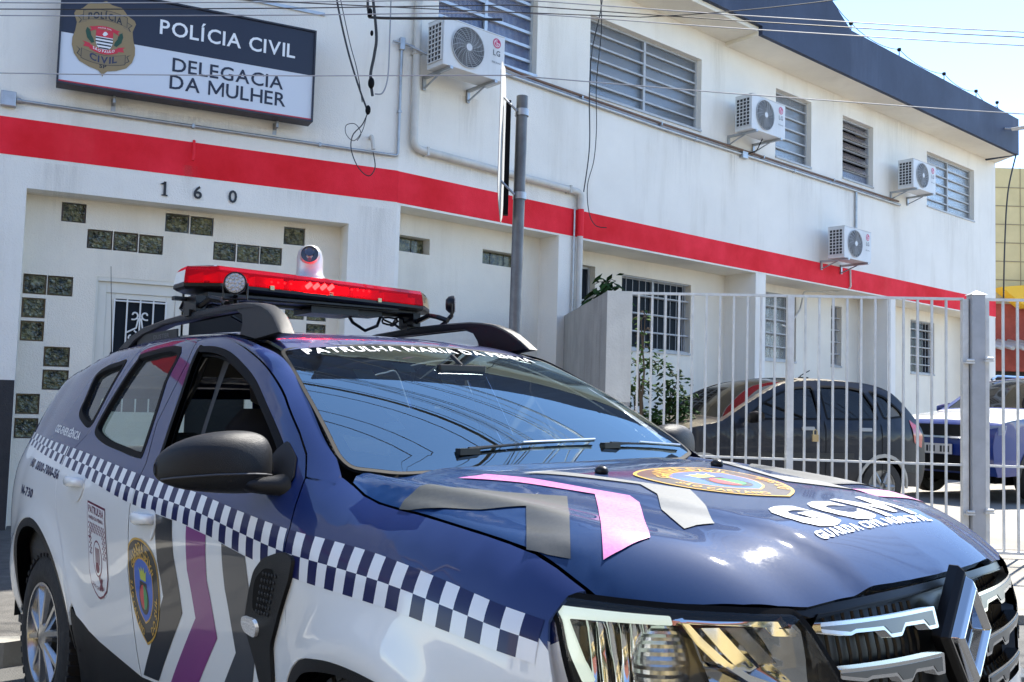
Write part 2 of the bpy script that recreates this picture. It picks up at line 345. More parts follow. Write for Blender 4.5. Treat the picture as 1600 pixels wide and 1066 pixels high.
# right facade, ground floor: recessed bays between piers
SL = [(.18, .73, 3.02, 3.21), (1.54, 2.215, 3.02, 3.20)]
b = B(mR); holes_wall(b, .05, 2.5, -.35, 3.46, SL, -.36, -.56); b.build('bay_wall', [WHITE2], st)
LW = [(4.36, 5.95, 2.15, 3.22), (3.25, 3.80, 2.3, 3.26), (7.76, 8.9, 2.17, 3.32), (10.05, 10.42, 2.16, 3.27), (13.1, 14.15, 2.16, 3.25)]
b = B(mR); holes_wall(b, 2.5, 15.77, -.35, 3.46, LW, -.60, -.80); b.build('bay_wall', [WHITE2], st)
b = B(mR)
b.add([(0, 0, 3.459), (15.77, 0, 3.459), (15.77, -.85, 3.459), (0, -.85, 3.459)], [(0, 1, 2, 3)])
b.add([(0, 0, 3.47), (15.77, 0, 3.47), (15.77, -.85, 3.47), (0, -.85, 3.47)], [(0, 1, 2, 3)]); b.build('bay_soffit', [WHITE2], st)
for a, c in ((2.50, 2.90), (6.81, 7.08), (11.0, 11.30), (15.4, 15.75)):
    b = B(mR); b.box(a, c, -.6, -.002, -.35, 3.459); b.build('pier', [WHITE], st)
b = B(mR); b.box(0.0, .05, -.5, -.002, -.35, 3.459); b.build('pier', [WHITE], st)
b = B(mR)
for a, c in ((2.50, 2.90), (6.81, 7.08), (11.0, 11.30)): b.box(a-.01, c+.01, -.6, .01, -.35, 1.35)
for a, c in ((2.91, 6.79), (7.1, 10.98), (11.32, 15.38)): b.box(a, c, -.6, -.59, -.35, 1.05)
b.build('dado', [DADO], st)
# body of the building behind the facades (roof slab, back and end walls, interior backing)
b = B(mR); b.box(-.2, 15.77, -7.5, -7.3, -.3, 7.0); b.box(15.57, 15.77, -7.3, -.85, -.3, 7.0); b.box(-3, 15.6, -7.5, -.2, 6.9, 7.05); b.build('rear_wall', [WHITE], st)
b = B(mL); b.box(0, 7.6, -6, -.21, 7.05, 7.25); b.box(7.4, 7.6, -6, -.2, -.3, 7.05); b.box(.0, 7.4, -1.2, -1.1, -.3, 7.0); b.build('roof_slab', [CONC], st)
b = B(mR); b.box(0, 15.5, -1.3, -1.25, -.3, 6.9); b.build('inner_wall', [DARK], st)
# fascia and soffit
b = B(mR)
pf = [(-.6, 7.0), (5.93, 7.0), (5.93, 6.87), (15.32, 6.87), (15.32, 7.65), (8.45, 7.65), (7.85, 7.98), (6.6, 8.7), (-.6, 8.7)]
b.prism(pf, .67, .60, 'y'); b.build('fascia', [FASCIA], st)
b = B(mR); b.box(15.26, 15.32, -.1, .60, 6.87, 7.65); b.box(-.6, 15.3, -.1, .6, 7.3, 7.36); b.build('fascia_return', [FASCIA], st)
b = B(mR); b.box(-.6, 5.93, -.01, .60, 6.93, 7.0); b.add([(5.93, 0, 6.875), (15.8, 0, 6.90), (15.32, .60, 6.875), (5.93, .60, 6.875)], [(0, 1, 2, 3)]); b.add([(5.93, 0, 6.875), (5.93, .6, 6.875), (5.93, .6, 7.0), (5.93, 0, 7.0)], [(0, 1, 2, 3)]); b.build('soffit', [WHITE2], st)
b = B(mL); b.box(-.4, 7.6, 0, .5, 7.0, 7.1); b.box(-.4, 7.6, .5, .57, 6.95, 8.3); b.build('front_fascia', [FASCIA], st)

def window(mp, W, cols, rows, pane, fm, o=-.11, tilt=0., fr=.035, bar=.012, openrow=(), grille=None):
    t0, t1, z0, z1 = W
    b = B(mp)
    b.box(t0, t1, o-.03, o+.02, z0, z0+fr); b.box(t0, t1, o-.03, o+.02, z1-fr, z1); b.box(t0, t0+fr, o-.03, o+.02, z0+fr, z1-fr); b.box(t1-fr, t1, o-.03, o+.02, z0+fr, z1-fr)
    for c in range(1, cols):
        x = t0+(t1-t0)*c/cols; b.box(x-.022, x+.022, o-.028, o+.03, z0+fr, z1-fr)
    for r in range(1, rows):
        z = z0+(z1-z0)*r/rows; b.box(t0+fr, t1-fr, o-.02, o+.026, z-bar, z+bar)
    so_ = -.60 if o < -.5 else 0; b.box(t0-.0, t1+.0, so_-.02, so_+.02, z0-.035, z0-.002)
    wn = b.build('window', [fm], st)
    for c in range(cols):
        a = t0+(t1-t0)*c/cols+.03; d = t0+(t1-t0)*(c+1)/cols-.03
        for r in range(rows):
            e = z0+(z1-z0)*r/rows+bar; f_ = z0+(z1-z0)*(r+1)/rows-bar
            tl = tilt+random.uniform(-.004, .004)
            if r in openrow: tl = .07
            b = B(mp); b.add([(a, o-.012-tl*.5, e), (d, o-.012-tl*.5, e), (d, o-.012+tl*.0, f_), (a, o-.012+tl*.0, f_), (a, o-.006-tl*.5, e), (d, o-.006-tl*.5, e), (d, o-.006, f_), (a, o-.006, f_)] if tl <= .05 else
                             [(a, o+.045, e), (d, o+.045, e), (d, o-.05, f_-.02), (a, o-.05, f_-.02), (a, o+.05, e), (d, o+.05, e), (d, o-.045, f_-.02), (a, o-.045, f_-.02)],
                             [(0, 1, 2, 3), (7, 6, 5, 4), (0, 4, 5, 1), (2, 6, 7, 3), (1, 5, 6, 2), (0, 3, 7, 4)])
            b.build('pane', [pane], wn)
    b = B(mp); b.box(t0, t1, o-.25, o-.24, z0, z1); b.build('room_backing', [DARK if pane is not PANE else mat('dim room', (.10, .115, .13), .9)], wn)  # dark sheet standing in for the unlit room behind the panes
    if grille:
        b = B(mp); nb = max(2, int((t1-t0)/.14))
        for k in range(1, nb): x = t0+(t1-t0)*k/nb; b.tube([(x, o+.07, z0), (x, o+.07, z1)], .006, 5)
        for r in range(rows+1): z = min(z1-.01, max(z0+.01, z0+(z1-z0)*r/rows)); b.box(t0, t1+.03, o+.06, o+.085, z-.009, z+.009)
        b.build('window_grille', [ALUD], wn)
    return wn
window(mR, WA, 2, 6, PANEB, ALU, bar=.018)
window(mR, W1, 2, 6, PANE, ALUD)
window(mR, W2, 1, 6, PANE, ALUD)
window(mR, W3, 1, 6, PANEB, ALUD, openrow=(1, 2, 3, 4, 5), bar=.008)
window(mR, W4, 2, 6, PANE, ALUD)
window(mR, LW[0], 2, 4, PANED, ALUD, o=-.72, grille=True)
window(mR, LW[1], 1, 2, PANED, ALUD, o=-.72)
window(mR, LW[2], 1, 5, PANE, ALUD, o=-.72, grille=True)
window(mR, LW[3], 1, 5, PANED, ALUD, o=-.72, grille=True)
window(mR, LW[4], 1, 6, PANED, ALUD, o=-.72, grille=True)
window(mL, (.9, 2.9, 5.45, 6.55), 2, 6, PANEB, ALU)
for (a, c, d, e_) in SL:
    k = 3
    for i in range(k):
        b = B(mR); b.box(a+(c-a)*i/k+.006, a+(c-a)*(i+1)/k-.006, -.54, -.49, d+.006, e_-.006); b.build('glass_block', [GB], st)

# ------------------------------------------------------------------ setting: ground
ASPH = mat('asphalt', (.085, .084, .08), .9, var=.3, vscale=2, bump=.9, bscale=120)
SIDEW = mat('sidewalk concrete', (.25, .235, .205), .9, var=.28, vscale=2.2, bump=.8, bscale=70)
KERB = mat('kerb concrete', (.26, .25, .22), .85, var=.2, vscale=5, bump=.5)
EARTH = mat('far ground', (.20, .18, .15), .95, var=.3, vscale=.2)
struct(mk('ground', [(-400, -400, -.9), (400, -400, -.9), (400, 400, -.9), (-400, 400, -.9)], [(0, 1, 2, 3)], EARTH))
zr = lambda x, y: .018*x-.028*y+.063
rx = [-40, -12, -6, -3, 0, 3, 6, 12, 40]; ry = [-7.5, -4, 0, 3, 6.6]
vs = [(x, y, zr(max(-9, min(9, x)), y)) for y in ry for x in rx]
struct(mk('road', vs, [(j*9+i, j*9+i+1, (j+1)*9+i+1, (j+1)*9+i) for j in range(4) for i in range(8)], ASPH))
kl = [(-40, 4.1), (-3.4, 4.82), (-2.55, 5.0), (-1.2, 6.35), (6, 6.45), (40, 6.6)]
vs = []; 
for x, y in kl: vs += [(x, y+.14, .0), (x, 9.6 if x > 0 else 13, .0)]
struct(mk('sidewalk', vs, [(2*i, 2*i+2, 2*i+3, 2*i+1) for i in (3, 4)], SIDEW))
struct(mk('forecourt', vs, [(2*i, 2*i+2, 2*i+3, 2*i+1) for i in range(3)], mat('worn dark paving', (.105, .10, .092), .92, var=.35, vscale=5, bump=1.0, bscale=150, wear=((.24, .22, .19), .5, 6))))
for i in range(5):
    (x0, y0), (x1, y1) = kl[i], kl[i+1]; n_ = max(1, min(14, int(sqrt((x1-x0)**2+(y1-y0)**2)/1.0)))
    b = B(); b.add([(x0, y0, -.9), (x1, y1, -.9), (x1, y1, .004), (x0, y0, .004), (x0, y0+.14, .004), (x1, y1+.14, .004)], [(0, 1, 2, 3), (3, 2, 5, 4)])
    struct(b.build('kerb', [KERB]))
# yard behind the fence
vs = [(-1, 9.6, .004), (30, 9.3, .004), (30, 11.2, .22), (-1, 11.2, .22), (-1, 30, .24), (60, 40, .24), (30, 9.3, .0), (60, 9, .0)]
struct(mk('yard', vs, [(0, 1, 2, 3), (3, 2, 5, 4), (1, 7, 5, 2)], mat('yard concrete', (.24, .225, .20), .9, var=.3, vscale=1.2, bump=.6, bscale=50)))
# ------------------------------------------------------------------ sign on the left facade
NAVY = mat('sign navy film', (.010, .013, .032), .35)
SWH = mat('sign white film', (.62, .65, .70), .35)
SBOX = mat('sign box', (.02, .024, .04), .5, var=.3)
GOLD = mat('badge gold print', (.27, .19, .085), .4)
GOLD2 = mat('badge ribbon print', (.22, .16, .08), .4)
INK = mat('badge ink', (.012, .014, .02), .4)
INKB = mat('badge blue ink', (.02, .025, .07), .4)
SRED = mat('sign red print', (.55, .02, .04), .4)
SGRN = mat('sign green print', (.01, .06, .03), .45)
def flat(name, poly, mp, o, m, parent):
    return mk(name, [mp(t, o, z) for t, z in poly], [list(range(len(poly)))], m, parent)
def ring2(cx, cz, rx_, rz_, n=24, a0=0, a1=2*pi): return [(cx+rx_*cos(a0+(a1-a0)*i/n), cz+rz_*sin(a0+(a1-a0)*i/n)) for i in range(n)]
sg = thing('wall_sign', 'navy and white lightbox sign reading Polícia Civil Delegacia da Mulher above the entrance', 'sign', mL(2.26, .2, 4.15))
b = B(mL); b.box(1.05, 3.465, .10, .275, 4.155, 5.125); b.build('sign_box', [SBOX], sg, bevel=.006)
b = B(mL)
for (a, c, d, e_) in ((1.05, 3.465, 4.155, 4.172), (1.05, 3.465, 5.108, 5.125), (1.05, 1.068, 4.172, 5.108), (3.447, 3.465, 4.172, 5.108)): b.box(a, c, .2755, .30, d, e_)
b.build('sign_rim', [SBOX], sg)
b = B(mL); b.box(1.068, 3.447, .276, .281, 4.172, 4.645); b.build('white_panel', [SWH], sg)
b = B(mL); b.box(1.068, 3.447, .276, .282, 4.645, 5.108); b.build('navy_panel', [NAVY], sg)
b = B(mL); b.box(1.068, 3.447, .281, .283, 4.176, 4.190); b.build('red_line', [SRED], sg)
def txtL(name, s, tl, tr, z, h, o, m, parent, bold=.012):
    v, f_, wd = textmesh(s, bold); k = (tl-tr)/wd
    return mk(name, [mL(tl-x*k, o, z+y*h) for x, y in v], f_, m, parent)
txtL('lettering', 'POLÍCIA CIVIL', 2.585, 1.262, 4.797, .142, .284, mat('sign letter white', (.78, .79, .8), .4), sg, .014)
txtL('lettering', 'DELEGACIA', 2.452, 1.371, 4.447, .135, .284, NAVY, sg, .012)
txtL('lettering', 'DA MULHER', 2.470, 1.338, 4.272, .140, .284, NAVY, sg, .012)
# badge
bc, bz = 3.075, 4.64
half = [(0, .375), (.05, .345), (.14, .335), (.20, .265), (.258, .232), (.272, .20), (.245, .12), (.255, .04), (.275, -.03), (.277, -.10), (.255, -.18), (.205, -.245), (.12, -.285), (.04, -.305), (.012, -.335), (0, -.365)]
poly = [(bc+x, bz+y) for x, y in half]+[(bc-x, bz+y) for x, y in half[::-1][1:-1]]
bo = flat('badge', poly, mL, .2865, GOLD, sg)
def rib(pts, m, o, w_=None): return flat('ribbon', [(bc+x, bz+y) for x, y in pts], mL, o, m, bo)
def ribarc(x0, x1, zc, sag, h, n=10):
    top = [(x0+(x1-x0)*i/n, zc+h/2+sag*(1-(2*i/n-1)**2)) for i in range(n+1)]; return top+[(x, z-h) for x, z in top[::-1]]
for zc, sag in ((.20, .035), (-.165, -.035)):
    for k, dz in ((-1, 0), (1, 0)):
        e = [(k*.17, zc+.015), (k*.235, zc-.02 if zc > 0 else zc+.06), (k*.205, zc-.05 if zc > 0 else zc+.03), (k*.225, zc-.085 if zc > 0 else zc-.01), (k*.16, zc-.055)]
        rib([(x*1.03, y) for x, y in e], INK, .2869); rib([(x*.985+k*.001, y*.995) for x, y in e], GOLD2, .2873)
    rib(ribarc(-.195, .195, zc, sag, .098), INK, .2877); rib(ribarc(-.19, .19, zc, sag, .090), GOLD2, .2881)
def arctext(s, wd, zc, sag, h, m, o, parent, bold=.03, mp=mL, cx=None, cz=None):
    v, f_, W_ = textmesh(s, bold); k = wd/W_; cx = bc if cx is None else cx; cz = bz if cz is None else cz
    return mk('lettering', [mp(cx+wd/2-x*k, o, cz+zc-h/2+y*h+sag*(1-((x*k-wd/2)/(wd/2))**2)) for x, y in v], f_, m, parent)
arctext('POLÍCIA', .30, .197, .032, .062, INK, .2886, bo); arctext('CIVIL', .24, -.172, -.028, .062, INKB, .2886, bo); arctext('SP', .062, -.262, 0, .034, INK, .2886, bo)
sh = [(-.075, .09), (.075, .09), (.075, -.03), (.06, -.075), (.03, -.10), (0, -.108), (-.03, -.10), (-.06, -.075), (-.075, -.03)]
rib(sh, mat('emblem white', (.75, .75, .75), .4), .2887)
rib([(-.075, .09), (.075, .09), (.075, .02), (-.075, .02)], SRED, .2890)
for k in range(4): y = .012-.031*k; w_ = .075 if y > -.04 else .063 if y > -.07 else .042; rib([(-w_, y), (w_, y), (w_, y-.014), (-w_, y-.014)], INK, .2890)
rib([(-.03, .055), (-.012, .075), (.004, .07), (.018, .045), (.006, .03), (-.012, .035)], mat('emblem white', ()), .2893)
for k in (-1, 1):
    rib([(k*.085, -.045), (k*.11, -.055), (k*.15, -.01), (k*.165, .05), (k*.155, .09), (k*.125, .07), (k*.115, .02), (k*.095, -.01)], SGRN, .2887)
    rib([(k*.07, .085), (k*.13, .055), (k*.115, .085), (k*.135, .10), (k*.07, .115)], SRED, .2891)
rib(ribarc(-.08, .08, .10, .012, .028), SRED, .2892); rib([(x, y) for x, y in ribarc(-.125, .125, -.088, -.035, .045)], SRED, .2892)
for k in (-1, 1): rib([(k*.12, -.06), (k*.19, -.045), (k*.165, -.065), (k*.18, -.095), (k*.12, -.10)], SRED, .2891)
arctext('SÃO PAULO', .19, -.094, -.024, .024, mat('emblem white', ()), .2896, bo, .02); arctext('POLÍCIA CIVIL', .12, .100, .008, .012, mat('emblem white', ()), .2896, bo, .01)
b = B(mL)
for t_ in (1.38, 2.95): b.box(t_-.012, t_+.012, 0, .14, 4.09, 4.154); b.box(t_-.02, t_+.02, .0, .006, 4.04, 4.16)
b.build('bracket', [GREYM], sg)

# ------------------------------------------------------------------ pipes and conduits on the wall
def pipe(name, label, mp, pts, r, m, group=None, clips=(), cat='pipe', seg=10, clipm=None):
    o = thing(name, label, cat, mp(*pts[0]), group)
    b = B(mp)
    P = [Vector(p) for p in pts]; out = [P[0]]
    for i in range(1, len(P)-1):   # round the elbows
        a = (P[i-1]-P[i]); c = (P[i+1]-P[i]); q = min(r*2.6, a.length*.4, c.length*.4); a.normalize(); c.normalize()
        for k in range(5):
            u = k/4; out.append((P[i]+a*q)*(1-u)**2+P[i]*2*u*(1-u)+(P[i]+c*q)*u*u)
    out.append(P[-1]); b.tube([tuple(p) for p in out], r, seg); b.build('tube', [m], o, smooth=True)
    for (t, z, hor) in clips:
        b = B(mp); oo = pts[0][1]
        if hor: b.box(t-.012, t+.012, .005, oo+r+.004, z-r-.004, z+r+.004)
        else: b.box(t-r-.004, t+r+.004, .005, oo+r+.004, z-.012, z+.012)
        b.build('clip', [clipm or m], o)
    return o
pipe('conduit', 'thin grey steel conduit running under the wall sign and up beside it', mL, [(3.83, .03, 4.0), (.02, .03, 4.0), (.02, .03, 5.20)], .016, GREYM, clips=[(2.2, 4.0, True), (.9, 4.0, True), (.02, 4.5, False)], cat='conduit')
bx = B(mL); bx.box(3.79, 3.92, .005, .07, 3.93, 4.07); bx.tube([(3.79, .035, 4.0), (3.75, .035, 4.0)], .024, 10); tag(bx.build('junction_box', [GREYM], origin=mL(3.85, .0, 3.93), bevel=.006), 'small grey junction box at the left end of the conduit below the sign', 'junction box')
bx = B(mL); bx.box(-.01, .05, .005, .06, 5.20, 5.34); bx.tube([(-.0, .03, 5.27), (-.17, .03, 5.27)], .014, 8); tag(bx.build('junction_box', [GREYM], origin=mL(.02, .0, 5.2), bevel=.006), 'grey conduit box on the upright conduit left of the nearest air conditioner', 'junction box')
pipe('drain_pipe', 'cream pvc downpipe bending along the wall above the red band', mR, [(.155, .06, 6.99), (.155, .06, 4.12), (2.82, .06, 4.06), (2.82, .06, 3.84)], .045, PVC, clips=[(.155, 5.2, False), (.33, 4.11, True), (2.6, 4.065, True)])
o = pipe('drain_pipe', 'white downpipe on the pier below the red band, painted red where it crosses it', mR, [(2.82, .06, 3.84), (2.82, .06, 2.0)], .04, PVC)
b = B(mR); b.tube([(2.82, .06, 3.485), (2.82, .06, 3.838)], .0425, 12, caps=False); b.build('painted_length', [RED], o, smooth=True)
b = B(mR); b.tube([(2.74, .03, 3.84), (2.74, .03, 1.6)], .012, 8); tag(b.build('conduit', [GREYM], origin=mR(2.74, .03, 1.6)), 'thin conduit beside the white downpipe on the pier', 'conduit')
COP = mat('brown refrigerant line', (.16, .09, .06), .6, var=.3)
zs = 5.29
pipe('conduit', 'long grey steel conduit under the upper windows of the side facade', mR, [(1.35, .03, 5.315), (4.5, .03, 5.262), (11.4, .03, 5.262)], .022, GREYM, clips=[(t, 5.262, True) for t in (5.2, 7.8, 8.9)], cat='conduit')
pipe('refrigerant_line', 'brown insulated air conditioner line above the long grey conduit', mR, [(1.30, .05, 5.40), (1.9, .05, 5.355), (4.5, .05, 5.32), (11.3, .05, 5.315)], .017, COP, clips=[(t, 5.318, True) for t in (2.8, 4.4, 6.9, 9.0)], clipm=GREYM)
pipe('conduit', 'short grey conduit dropping from the long one to the lowest air conditioner', mR, [(9.79, .03, 5.24), (9.79, .03, 4.43)], .022, GREYM, cat='conduit')
bx = B(mR); bx.box(6.33, 6.47, .005, .07, 5.20, 5.31); tag(bx.build('junction_box', [GREYM], origin=mR(6.4, 0, 5.2), bevel=.006), 'small grey box on the conduit under the second air conditioner', 'junction box')
pipe('drain_hose', 'pale hose curling down from the lowest air conditioner to the window', mR, [(9.6, .03, 3.85), (9.62, .03, 3.5), (9.5, -.2, 3.44), (8.9, -.45, 3.40), (8.95, -.55, 3.1), (8.6, -.57, 2.75), (8.4, -.57, 2.78)], .016, PVC, cat='hose')
pipe('drain_stub', 'short red painted drain stub on the red band below the wall sign', mL, [(2.18, .01, 3.86), (2.18, .05, 3.72), (2.19, .07, 3.64)], .014, RED, cat='pipe stub')
pipe('drain_stub', 'white bent pipe stub on the wall left of the downpipe above the red band', mL, [(.34, .0, 4.16), (.34, .07, 4.17), (.32, .08, 4.02)], .022, PVC, cat='pipe stub')

# ------------------------------------------------------------------ air conditioners
ACW = mat('air conditioner shell', (.66, .665, .66), .45, var=.06, vscale=4, wear=((.42, .40, .36), .35, 4))
ACD = mat('air conditioner dark inside', (.03, .032, .035), .6)
ACG = mat('fan guard', (.50, .51, .52), .4)
LGR = mat('round logo red', (.50, .012, .09), .4); LGG = mat('logo grey', (.10, .10, .11), .4); LGW = mat('logo white', (.8, .8, .8), .4)
def aircon(t0, z0, label, W=.88, H=.54, D=.30, o0=.20):
    a = thing('air_conditioner', label, 'air conditioner', mR(t0+W/2, o0, z0), 'air conditioner outdoor units on the side facade')
    o1 = o0+D; b = B(mR)
    b.box(t0, t0+W, o0, o1, z0, z0+H-.012); b.box(t0-.004, t0+W+.004, o0-.004, o1+.004, z0+H-.012, z0+H)
    b.build('casing', [ACW], a, bevel=.008)
    cx, cz, R_ = t0+W*.385, z0+H*.5, .228
    b = B(mR); b.add([(cx+R_*cos(2*pi*i/40), o1+.003, cz+R_*sin(2*pi*i/40)) for i in range(40)], [list(range(40))]); b.build('fan_well', [ACD], a)
    b = B(mR)
    for k in range(3):
        a0 = k*2*pi/3
        b.add([(cx+r_*cos(a0+d), o1+.005+h, cz+r_*sin(a0+d)) for r_, d, h in ((.04, 0, 0), (.21, .25, 0), (.21, 1.35, .006), (.04, 1.2, .006))], [(0, 1, 2, 3)])
    b.build('fan_blade', [mat('fan blade', (.09, .095, .1), .5)], a)
    b = B(mR)
    for k in range(9): rr = .055+.0215*k; b.tube([(cx+rr*cos(2*pi*i/36), o1+.020-.008*(k/8)**3, cz+rr*sin(2*pi*i/36)) for i in range(36)], .0021 if k < 8 else .006, 5, closed=True)
    for k in range(18):
        a0 = 2*pi*k/18; b.tube([(cx+(.04+.19*i/5)*cos(a0+.5*i/5), o1+.022-.008*(i/5)**3, cz+(.04+.19*i/5)*sin(a0+.5*i/5)) for i in range(6)], .0022, 4)
    b.build('fan_guard', [ACG], a)
    b = B(mR); vs = [(cx+.042*cos(2*pi*i/24), o1+.027, cz+.042*sin(2*pi*i/24)) for i in range(24)]; b.add(vs, [list(range(24))]); b.build('fan_hub', [mat('fan hub', (.6, .6, .6), .4)], a)
    b = B(mR)   # side grille towards the street
    b.add([(t0-.006, o0+.03, z0+.06), (t0-.006, o1-.03, z0+.06), (t0-.006, o1-.03, z0+H-.06), (t0-.006, o0+.03, z0+H-.06)], [(0, 1, 2, 3)]); b.build('side_opening', [ACD], a)
    b = B(mR)
    for i in range(5): y = o0+.03+(D-.06)*i/4; b.box(t0-.016, t0-.005, y-.005, y+.005, z0+.055, z0+H-.055)
    for i in range(9): z = z0+.06+(H-.12)*i/8; b.box(t0-.018, t0-.005, o0+.03, o1-.03, z-.005, z+.005)
    b.build('side_grille', [ACW], a)
    lx, lz = t0+W*.86, z0+H*.80
    b = B(mR); b.add([(lx+.058*cos(2*pi*i/28), o1+.003, lz+.058*sin(2*pi*i/28)) for i in range(28)], [list(range(28))]); b.build('logo_disc', [LGR], a)
    b = B(mR); n_ = 22
    ra = [(lx+.043*cos(a_), lz+.043*sin(a_)) for a_ in [radians(80+280*i/n_) for i in range(n_+1)]]; rb = [(lx+.036*cos(a_), lz+.036*sin(a_)) for a_ in [radians(80+280*i/n_) for i in range(n_+1)]]
    b.add([(x, o1+.0045, z) for x, z in ra+rb], [(i, i+1, n_+2+i, n_+1+i) for i in range(n_)])
    for (x0, x1, z0_, z1) in ((0, .04, -.004, .004), (-.006, .001, -.024, .024), (-.006, .016, -.024, -.017)): b.add([(lx+x0, o1+.0045, lz+z0_), (lx+x1, o1+.0045, lz+z0_), (lx+x1, o1+.0045, lz+z1), (lx+x0, o1+.0045, lz+z1)], [(0, 1, 2, 3)])
    b.add([(lx-.02+.007*cos(2*pi*i/10), o1+.0045, lz+.014+.007*sin(2*pi*i/10)) for i in range(10)], [list(range(10))])
    b.build('logo_mark', [LGW], a)
    for s, hh, zz, ww in (('LG', .062, lz-.145, .105), ('DUAL Inverter', .022, lz-.235, .13)):
        v, f_, wd = textmesh(s, .02); mk('lettering', [mR(lx-ww/2+x*ww/wd, o1+.003, zz+y*hh) for x, y in v], f_, LGG, a)
    for tt in (t0+.10, t0+W-.14):
        b = B(mR); b.box(tt-.02, tt+.02, .004, o1+.03, z0-.035, z0-.003); b.box(tt-.02, tt+.02, .002, .03, z0-.26 if H < .5 else z0-.16, z0-.003)
        b.tube([(tt, .03, z0-.14), (tt, o0+.12, z0-.035)], .011, 6); b.build('bracket', [GREYM], a)
    return a
aircon(.197, 4.985, 'nearest wall air conditioner, largest in view, between the downpipe and the blue window')
aircon(5.93, 5.49, 'white air conditioner between the widest upper window and the next narrow one')
aircon(10.98, 5.47, 'farthest air conditioner, beside the last upper window near the roof corner')
aircon(8.58, 3.875, 'lowest air conditioner, mounted just above the red band')
pipe('refrigerant_line', 'grey line looping behind the nearest air conditioner to the conduit box', mR, [(-.15, .03, 5.27), (.02, .04, 5.28), (.12, .12, 5.22), (.24, .20, 5.16)], .013, GREYM)
pipe('refrigerant_line', 'thin cable hanging from the second air conditioner to the box below', mR, [(6.5, .3, 5.48), (6.62, .12, 5.36), (6.45, .06, 5.27)], .008, BLK)

# ------------------------------------------------------------------ stains on the plaster
def stainmat(name, col, amt):
    m = bpy.data.materials.new(name); m.use_nodes = True; n = m.node_tree; n.nodes.clear(); L = n.links.new
    o = n.nodes.new('ShaderNodeOutputMaterial'); t = n.nodes.new('ShaderNodeBsdfTransparent'); d = n.nodes.new('ShaderNodeBsdfDiffuse'); d.inputs[0].default_value = (*col, 1)
    tc = n.nodes.new('ShaderNodeTexCoord'); mp = n.nodes.new('ShaderNodeMapping'); mp.inputs['Scale'].default_value = (26, 26, 1.6); L(tc.outputs['Object'], mp.inputs[0])
    no = n.nodes.new('ShaderNodeTexNoise'); no.inputs['Scale'].default_value = 1; no.inputs['Detail'].default_value = 8; no.inputs['Roughness'].default_value = .7; L(mp.outputs[0], no.inputs['Vector'])
    mr = n.nodes.new('ShaderNodeMapRange'); mr.inputs[1].default_value = .40; mr.inputs[2].default_value = .75; L(no.outputs['Fac'], mr.inputs[0])
    at_ = n.nodes.new('ShaderNodeAttribute'); at_.attribute_name = 'fade'
    m1 = n.nodes.new('ShaderNodeMath'); m1.operation = 'MULTIPLY'; L(mr.outputs[0], m1.inputs[0]); L(at_.outputs['Fac'], m1.inputs[1])
    m2 = n.nodes.new('ShaderNodeMath'); m2.operation = 'MULTIPLY'; m2.inputs[1].default_value = amt; L(m1.outputs[0], m2.inputs[0])
    mx = n.nodes.new('ShaderNodeMixShader'); L(m2.outputs[0], mx.inputs[0]); L(t.outputs[0], mx.inputs[1]); L(d.outputs[0], mx.inputs[2]); L(mx.outputs[0], o.inputs[0])
    return m
ST1 = stainmat('ochre drip stain', (.42, .27, .10), .38); ST2 = stainmat('grey drip stain', (.22, .20, .17), .22)
def stain(mp, t0, t1, z0, z1, m, o=.0035):
    nx, nz = 6, 6; vs = []; fd_ = []
    for j in range(nz+1):
        for i in range(nx+1):
            u, v = i/nx, j/nz; vs.append(mp(t0+(t1-t0)*u, o, z0+(z1-z0)*v)); fd_.append(sin(pi*u)*v**1.3*(1 if j else 0))
    q = mk('drip_stain', vs, [(j*(nx+1)+i, j*(nx+1)+i+1, (j+1)*(nx+1)+i+1, (j+1)*(nx+1)+i) for i in range(nx) for j in range(nz)], m, st)
    a_ = q.data.attributes.new('fade', 'FLOAT', 'POINT'); a_.data.foreach_set('value', fd_)
for t0, t1, z0, z1, m in ((.25, .50, 4.2, 4.85, ST2), (.75, 1.15, 4.15, 4.9, ST1), (2.95, 3.25, 4.55, 5.25, ST2), (4.6, 5.4, 4.3, 5.24, ST2), (6.0, 6.3, 4.4, 5.22, ST1), (6.6, 6.9, 4.7, 5.22, ST2), (7.9, 8.5, 4.5, 5.24, ST2), (9.3, 9.7, 4.5, 5.22, ST2), (11.0, 11.5, 4.6, 5.4, ST1),
                          (12.6, 14.7, 4.7, 5.42, ST2), (2.6, 2.95, 3.5, 4.02, ST2), (.05, .3, 3.86, 4.1, ST2), (.1, 2.4, 3.86, 4.05, ST2), (2.05, 2.5, 5.6, 6.9, ST2), (5.5, 5.9, 5.8, 6.86, ST2), (8.5, 9.2, 6.0, 6.85, ST2), (10.6, 12.4, 6.2, 6.87, ST2)): stain(mR, t0, t1, z0, z1, m)
for t0, t1, z0, z1 in ((.1, .9, 3.86, 4.0), (1.2, 3.3, 3.86, 4.1), (2.1, 2.3, 3.05, 3.6), (.6, 1.6, 3.2, 3.47), (3.1, 3.65, 2.4, 3.45), (3.8, 5.2, 2.2, 3.47), (.02, .5, 1.6, 3.4)): stain(mL, t0, t1, z0, z1, ST2, .0055)

